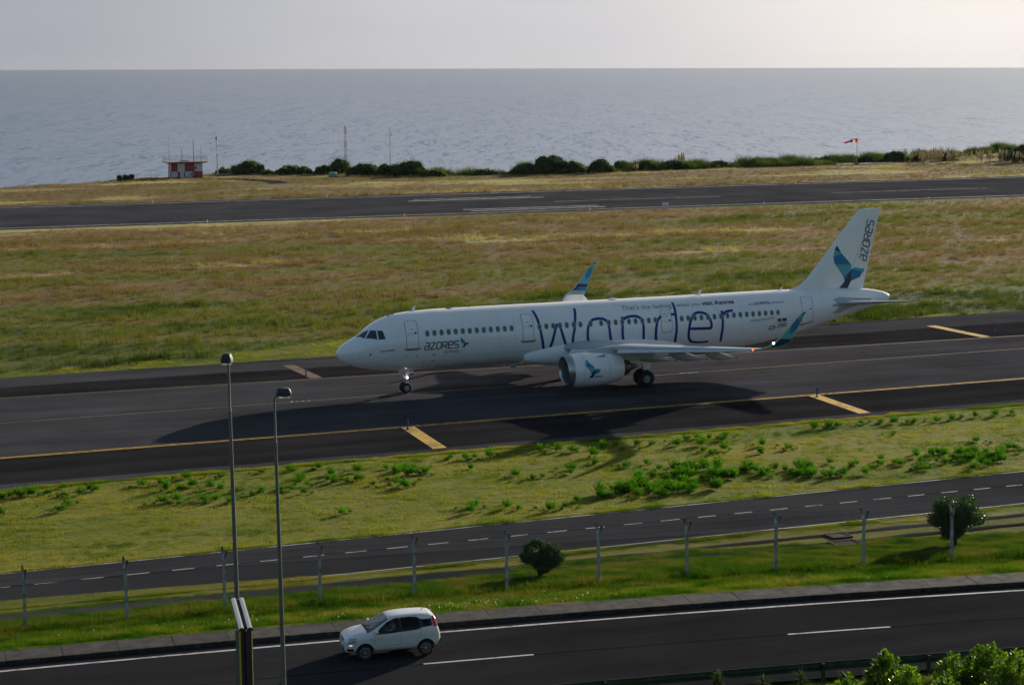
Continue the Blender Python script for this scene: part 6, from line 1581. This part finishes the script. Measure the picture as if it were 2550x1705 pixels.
# rough grass on the bank below the terrace
n = 9000; x = RN.uniform(-14, 14, n); y = ykv(x)-RN.uniform(10.8, 22, n); ok = in_view(x, y, 2)
x, y = x[ok], y[ok]; scatter('bank_grass', 'bright green grass on the bank behind the guardrail', 'grass', np.stack([x, y, h0v(x, y)-.01], 1), RN.uniform(0, 6.3, len(x)), RN.uniform(.6, 1.1, len(x)), verge, RN.integers(0, 3, len(x)))

# ------------------------------------------------------------------ things on the cliff top and along the airfield
M['redw'] = paint_mat('faded_red_paint', (.34, .040, .034), .6, .25); M['whitew'] = paint_mat('faded_white_paint', (.55, .56, .57), .6, .10)
M['roofc'] = paint_mat('roof_slab_grey', (.22, .20, .20), .8, .2); M['galv2'] = mat('thin_grey_metal', (.20, .21, .22), .5, .4)
def P0(X, Y): return gpt(X, Y)
hp = P0(260+868/5.583, 300+812/5.583)
HB = Vector((33.35, 262.9, 0)); HB.z = hz_field(36, 265)-.15
hut = thing('radio_hut', 'red and white chequered flat roofed radio hut on the cliff top', 'hut', tuple(HB), -.03)
HW, HD, HH = 6.3, 3.6, 3.0
# local: x right along the front, y away, origin at front left corner. checker panels stand proud as separate wall panels
def wallp(name, x0, x1, z0, z1, m, y=0, t=.05):
    mb = MB(); mb.box(((x0+x1)/2, y-t/2, (z0+z1)/2), (x1-x0-.01, t, z1-z0-.01)); return mb.obj(name, m, hut, smooth=False)
mb = MB(); mb.box((HW/2+.0, HD/2+.02, HH/2), (HW-.02, HD, HH)); mb.obj('wall', M['whitew'], hut, smooth=False)
xs_h = [.0, 1.42, 1.98, 2.32, 2.36, 3.05, 3.35, 4.90, HW]
zm = 1.42
for x0, x1, z0, z1, c_ in ((0, 1.28, zm, HH, 'r'), (0, 1.28, 0, zm, 'w'), (1.28, 2.72, zm, HH, 'w'), (1.28, 1.72, 0, zm, 'r'), (2.50, 2.72, 0, zm, 'r'), (2.72, 4.72, zm, HH, 'r'), (2.72, 4.10, 0, zm, 'w'), (4.72, HW, zm, HH, 'w'), (4.72-.5, HW, 0, zm, 'r')):
    wallp('wall_panel', x0, x1, z0, z1, M['redw'] if c_ == 'r' else M['whitew'])
wallp('door', 1.74, 2.48, .05, 2.05, M['whitew'], -.03, .05)
for x0 in (3.0, 3.78, 4.5):
    f = wallp('window', x0, x0+.70, 1.85, 2.30, M['concrete'], -.055, .05); mb = MB(); mb.box((x0+.35, -.112, 2.075), (.58, .012, .33)); mb.obj('pane', M['cabin_glass'], f, smooth=False)
for i, (y0, y1) in enumerate(((0, 1.2), (1.2, 2.4), (2.4, 3.6))):
    for j in range(2):
        mb = MB(); mb.box((-.025, (y0+y1)/2, zm*j+zm/2+(.04 if j else 0)), (.05, y1-y0-.01, zm-.01)); mb.obj('wall_panel', M['redw'] if (i+j) % 2 == 0 else M['whitew'], hut, smooth=False)
mb = MB(); mb.box((4.15, -.26, .85), (.55, .32, .55)); mb.obj('air_conditioner', M['whitew'], hut, smooth=False)
mb = MB(); mb.lathe([(.20, 0), (.001, .01)], 14, Matrix.Translation((4.12, -.425, .85)) @ Matrix.Rotation(pi/2, 4, 'X')); mb.obj('fan_grille', M['black'], hut)
mb = MB(); x0, x1, y0, y1 = -1.0, HW+.95, -.9, HD+.9
mb.add([(0, 0, HH-.02), (HW, 0, HH-.02), (HW, HD, HH-.02), (0, HD, HH-.02), (x0, y0, HH+.18), (x1, y0, HH+.18), (x1, y1, HH+.18), (x0, y1, HH+.18), (x0, y0, HH+.32), (x1, y0, HH+.32), (x1, y1, HH+.32), (x0, y1, HH+.32)], [(0, 1, 5, 4), (1, 2, 6, 5), (2, 3, 7, 6), (3, 0, 4, 7), (4, 5, 9, 8), (5, 6, 10, 9), (6, 7, 11, 10), (7, 4, 8, 11), (8, 9, 10, 11), (3, 2, 1, 0)], 0)
roof = mb.obj('roof', M['redw'], hut, smooth=False)
mb = MB(); mb.box(((x0+x1)/2, (y0+y1)/2, HH+.335), (x1-x0-.1, y1-y0-.1, .03)); mb.box((2.9, 1.4, HH+.45), (1.6, 1, .2)); mb.obj('roof_slab', M['roofc'], roof, smooth=False)
mb = MB(); r_ = .022
for (a, b_) in (((x0, y0), (x1, y0)), ((x1, y0), (x1, y1)), ((x1, y1), (x0, y1)), ((x0, y1), (x0, y0))):
    for hh in (.55, 1.05): mb.tube([(a[0], a[1], HH+.32+hh), (b_[0], b_[1], HH+.32+hh)], r_, 4)
    k = 6
    for q in range(k): mb.tube([(a[0]+(b_[0]-a[0])*q/k, a[1]+(b_[1]-a[1])*q/k, HH+.3), (a[0]+(b_[0]-a[0])*q/k, a[1]+(b_[1]-a[1])*q/k, HH+1.37)], r_, 4)
tag(mb.obj('roof_railing', M['galv2'], roof, smooth=False), kind='stuff')
def ant(x, y, h_, m, r=.03, extra=None):
    mb = MB(); mb.tube([(x, y, HH+.3), (x, y, HH+.3+h_*.6), (x, y, HH+.3+h_)], [r*1.4, r, r*.6], 6)
    if extra: extra(mb, x, y)
    mb.obj('antenna', m, roof)
ant(-.15, 1.0, 5.6, M['galv2'], .022); ant(4.75, 1.0, 4.5, M['redw'], .05); ant(6.3, 1.2, 3.4, M['galv2'], .035)
ant(2.45, 1.4, 2.4, M['galv2'], .04, lambda mb, x, y: (mb.tube([(x-.12, y, HH+1.6), (x-.12, y, HH+3.2)], .02, 4), mb.tube([(x+.12, y, HH+1.6), (x+.12, y, HH+3.1)], .02, 4), mb.tube([(x-.12, y, HH+1.7), (x+.12, y, HH+1.7)], .02, 4)))
for i, (X, Y) in enumerate(((260+190/5.583, 300+845/5.583), (260+283/5.583, 300+843/5.583), (260+372/5.583, 300+840/5.583))):
    P = P0(X, Y); P.y = min(P.y, coast(P.x)-2.2); t = thing('black_bin', ('leftmost of the three black bins at the cliff edge', 'middle one of the three black bins at the cliff edge', 'rightmost of the three black bins, nearest the radio hut')[i], 'bin', (P.x, P.y, hz_field(P.x, P.y)-.05), .05, 'black bins at the cliff edge')
    mb = MB(); mb.lathe([(.001, 0), (.52, 0), (.60, .12), (.60, .85), (.55, .92)], 18, Matrix.Identity(4)); mb.obj('tub', M['black'], t)
    mb = MB(); mb.lathe([(.56, .92), (.56, .97), (.3, 1.10), (.001, 1.14)], 18); mb.obj('lid', mat('bin_lid_grey', (.10, .11, .12), .3), t)
    mb = MB(); mb.tube([(.60, 0, .75), (.72, 0, .9), (.66, 0, 1.05)], .03, 5); mb.obj('handle', M['galv2'], t)
P = P0(260+1547/5.583, 300+775/5.583); t = thing('light_mast', 'white light mast with a red lantern beside the radio hut', 'mast', (P.x, P.y-2, hz_field(P.x, P.y-2)-.2))
mb = MB(); mb.tube([(0, 0, 0), (-.03, 0, 4.3)], [.16, .12], 8); mb.tube([(-.04, 0, 4.2), (-.08, 0, 7.6)], [.10, .085], 8); mb.tube([(.18, 0, 0), (.08, 0, 4.2)], .045, 5); mb.obj('pole', M['whitew'], t)
mb = MB(); mb.tube([(-.08, 0, 6.25), (.45, 0, 6.25), (.45, 0, 6.6)], .035, 5); mb.obj('side_bracket', M['galv2'], t)
mb = MB(); mb.lathe([(.17, 7.5), (.19, 7.6), (.17, 7.95), (.08, 8.05), (.07, 8.3), (.001, 8.42)], 10, Matrix.Translation((-.08, 0, 0))); mb.obj('lantern', M['redw'], t)
mb = MB(); mb.lathe([(.20, 4.15), (.20, 4.3), (.001, 4.3)], 8); mb.obj('collar', M['galv2'], t)
# lattice tower in red and white bands
P = P0(680+797/4.51, 300+600/4.51); t = thing('lattice_tower', 'tall narrow red and white lattice tower in front of dark shrubs', 'tower', (P.x, P.y-1.5, hz_field(P.x, P.y-1.5)-.1), .3)
Ht = 9.7; nb = 7
def tw(z): return .34-.08*z/Ht
for b_ in range(nb):
    mb = MB(); z0, z1 = Ht*b_/nb, Ht*(b_+1)/nb; st = 3
    for k in range(3):
        a0_, a1_ = 2*pi*k/3, 2*pi*(k+1)/3; c0 = lambda z, a: (tw(z)*cos(a), tw(z)*sin(a), z)
        mb.tube([c0(z0, a0_), c0(z1, a0_)], .035, 5)
        for j in range(st):
            za, zb = z0+(z1-z0)*j/st, z0+(z1-z0)*(j+1)/st; mb.tube([c0(za, a0_), c0(zb, a1_)], .018, 4); mb.tube([c0(za, a0_), c0(za, a1_)], .018, 4)
    if b_ == 0: mb.box((0, 0, .6), (.45, .45, 1.2))
    mb.obj('mast_section', M['redw'] if b_ % 2 == 0 else M['whitew'], t)
mb = MB(); mb.lathe([(.10, Ht), (.12, Ht+.1), (.08, Ht+.35), (.001, Ht+.4)], 8); mb.obj('top_light', M['redw'], t)
for x_ in (-.75, -1.55): mb = MB(); mb.box((x_, .1, 1.0), (.5, .3, .9)); mb.tube([(x_, .1, 0), (x_, .1, .6)], .05, 5); mb.obj('equipment_box', M['concrete'], t, smooth=False)
P = P0(680+1318/4.51, 300+616/4.51); t = thing('thin_mast', 'thin red and white instrument mast standing left of the tallest dark shrub', 'mast', (P.x, P.y, hz_field(P.x, P.y)-.1))
for z0, z1, m_ in ((0, 2.2, M['redw']), (2.2, 4.2, M['redw']), (4.2, 6.2, M['whitew']), (6.2, 8.2, M['redw']), (8.2, 9.9, M['whitew'])):
    mb = MB(); mb.tube([(0, 0, z0), (0, 0, z1)], .065-.004*z0, 6); mb.obj('mast_section', m_, t)
mb = MB(); mb.tube([(-.8, 0, 8.3), (.8, 0, 8.3)], .02, 4); mb.tube([(-.3, 0, 9.2), (.1, 0, 9.2)], .03, 4); mb.tube([(.25, 0, 8.0), (.25, 0, 8.9)], .05, 5); mb.obj('sensor_arm', M['redw'], t)
mb = MB(); mb.box((-.1, -.25, .4), (.5, .4, .8)); mb.obj('base_box', M['whitew'], t, smooth=False)
P = P0(680+670/4.51, 300+636/4.51); t = thing('green_cabinet', 'rounded pale green cabinet in the grass left of the lattice tower', 'cabinet', (P.x, P.y, hz_field(P.x, P.y)-.05), .2)
mb = MB(); rows = []
for x_ in (-.75, -.68, .68, .75):
    k = .93 if abs(x_) > .7 else 1
    rows.append([(x_, .45*k*a, max(0, .98*k*b_)) for a, b_ in ((-1, 0), (-1, .6), (-.85, .88), (-.5, 1), (.5, 1), (.85, .88), (1, .6), (1, 0))])
mb.grid(rows); mb.cap(rows[0]); mb.cap(rows[-1]); mb.obj('shell', paint_mat('pale_green_paint', (.15, .34, .27), .5, .08), t)
mb = MB(); mb.box((0, -.46, .4), (.02, .01, .5)); mb.obj('door_gap', M['black'], t, smooth=False)
for i, (X, lab) in enumerate(((1222, 'hooked'), (1372, 'square'), (1428, 'headed'), (1490, 'short'), (1607, 'plain'), (1250, 'low'))):
    P = P0(680+X/4.51, 300+612/4.51); hh = (1.65, .95, 1.1, .6, .5, .5)[i]
    lb = ('white instrument post with a hooked top left of the thin mast', 'square white frame beside the thin mast base', 'white post with a small box head right of the thin mast', 'short white stake in front of the tallest dark shrub', 'plain white stake at the right end of the instrument plot', 'low white stake next to the hooked post')[i]
    t = thing('instrument_post', lb, 'post', (P.x, P.y-1.5, hz_field(P.x, P.y-1.5)-.05), 0, 'instrument posts on the cliff top')
    mb = MB(); mb.tube([(0, 0, 0), (0, 0, hh)], .05, 5)
    if i == 0: mb.tube([(0, 0, hh), (-.25, 0, hh+.02)], .07, 5)
    if i == 1: mb.tube([(0, 0, hh), (-1.0, 0, hh), (-1.0, 0, 0)], .05, 5); mb.box((-.5, 0, hh+.2), (.25, .2, .25))
    if i == 2: mb.box((0, 0, hh+.1), (.24, .2, .34))
    mb.obj('stake', M['whitew'], t, smooth=False)
# windsock
SOCK = [leaf_mat('windsock_red_cloth', [(.3, (.62, .03, .03)), (.7, (.70, .04, .04))], 1, .55, tw=(1, 1, 1)), leaf_mat('windsock_white_cloth', [(.3, (.65, .65, .65)), (.7, (.7, .7, .7))], 1, .5, tw=(1, 1, 1))]
P = P0(1962*1.0874, 380*1.0874); t = thing('windsock', 'red and white striped windsock on a pole near the cliff edge', 'windsock', (P.x, P.y, hz_field(P.x, P.y)-.05))
mb = MB(); mb.tube([(0, 0, 0), (0, 0, 3.0), (0, 0, 5.75)], [.085, .065, .045], 8); mb.obj('pole', M['galv2'], t)
mb = MB(); mb.box((0, 0, .25), (.7, .7, .5)); mb.obj('plinth', M['concrete'], t, smooth=False)
for k in range(5):
    mb = MB(); rows = []
    for q in range(4):
        u = (k+q/3)/5; r_ = .46*(1-u)+.20*u; c = Vector((-.08-3.1*u, -.1*u, 5.25-.42*u**1.6-.03*sin(u*9))); rows.append([c+Vector((.10*sin(a)*.3, r_*cos(a), r_*sin(a)*(1-.25*u))) for a in np.linspace(0, 2*pi, 15)[:-1]])
    mb.grid(rows, closed=True); mb.obj('sock_band', SOCK[k % 2], t)
# blue edge markers
M['bluem'] = mat('blue_marker', (.012, .05, .22), .5)
for (x_, y_, lab) in ((-4.14, -13.68, 'blue edge marker at the yellow shoulder bar in front of the nose'), (26.02, -12.99, 'blue edge marker at the right yellow shoulder bar'), (-4.65, 10.2, 'blue edge marker on the far shoulder ahead of the nose'), (56.6, 10.9, 'blue edge marker on the far shoulder behind the tail'), (-34.2, -14.2, 'blue edge marker at the far left end of the near shoulder')):
    t = thing('edge_marker', lab, 'marker', (x_, y_, .01), 0, 'blue taxiway edge markers')
    mb = MB(); mb.tube([(0, 0, .02), (0, 0, .68)], .055, 8); mb.obj('tube', M['bluem'], t)
    mb = MB(); mb.lathe([(.14, 0), (.14, .03), (.07, .05), (.001, .05)], 10); mb.obj('base', M['rubber'], t)
P = P0(1100+903/1.617, 340+293/1.617); t = thing('runway_box', 'small pale box on the grass at the near edge of the runway', 'box', (P.x, 152.3-.034*P.x, 0), .1)
mb = MB(); mb.box((0, 0, .55), (.9, .5, .8)); mb.obj('case', M['whitew'], t, smooth=False)
for x_ in (-.3, .3): mb = MB(); mb.box((x_, 0, .08), (.1, .4, .16)); mb.obj('foot', M['galv2'], t, smooth=False)
proto = None
for k, x_ in enumerate((18, 48, 78, 108, 138, 168, 198)):
    for side in (0, 1):
        rl = ('near', 'far')[side]+' border runway light, number '+('one', 'two', 'three', 'four', 'five', 'six', 'seven')[k]+' counted from the left'
        y_ = 155.4-.034*x_ if side == 0 else 199.6-.022*x_
        if proto is None:
            proto = thing('runway_light', rl, 'light', (x_, y_, .01), 0, 'runway edge lights')
            mb = MB(); mb.lathe([(.16, 0), (.16, .04), (.06, .08), (.05, .22)], 10); mb.obj('base', M['yel_flag'], proto); mb = MB(); mb.lathe([(.09, .22), (.10, .30), (.06, .38), (.001, .40)], 10); mb.obj('dome', M['whitew'], proto)
        else:
            c_ = copy_tree(proto); c_.location = (x_, y_, .01); c_['label'] = rl


# ------------------------------------------------------------------ marine haze, even and thin, round the camera and the whole scene
hm = bpy.data.materials.new('marine_haze'); hm.use_nodes = True; hm.node_tree.nodes.clear()
ho = hm.node_tree.nodes.new('ShaderNodeOutputMaterial'); hv = hm.node_tree.nodes.new('ShaderNodeVolumePrincipled'); hm.node_tree.links.new(hv.outputs[0], ho.inputs['Volume'])
hv.inputs['Color'].default_value = (.40, .41, .45, 1); hv.inputs['Density'].default_value = 1.6e-5; hv.inputs['Anisotropy'].default_value = 0.45
mb = MB(); mb.box((CAM.x, CAM.y, -75), (41000, 41000, 220)); tag(mb.obj('haze', hm, smooth=False), kind='stuff')
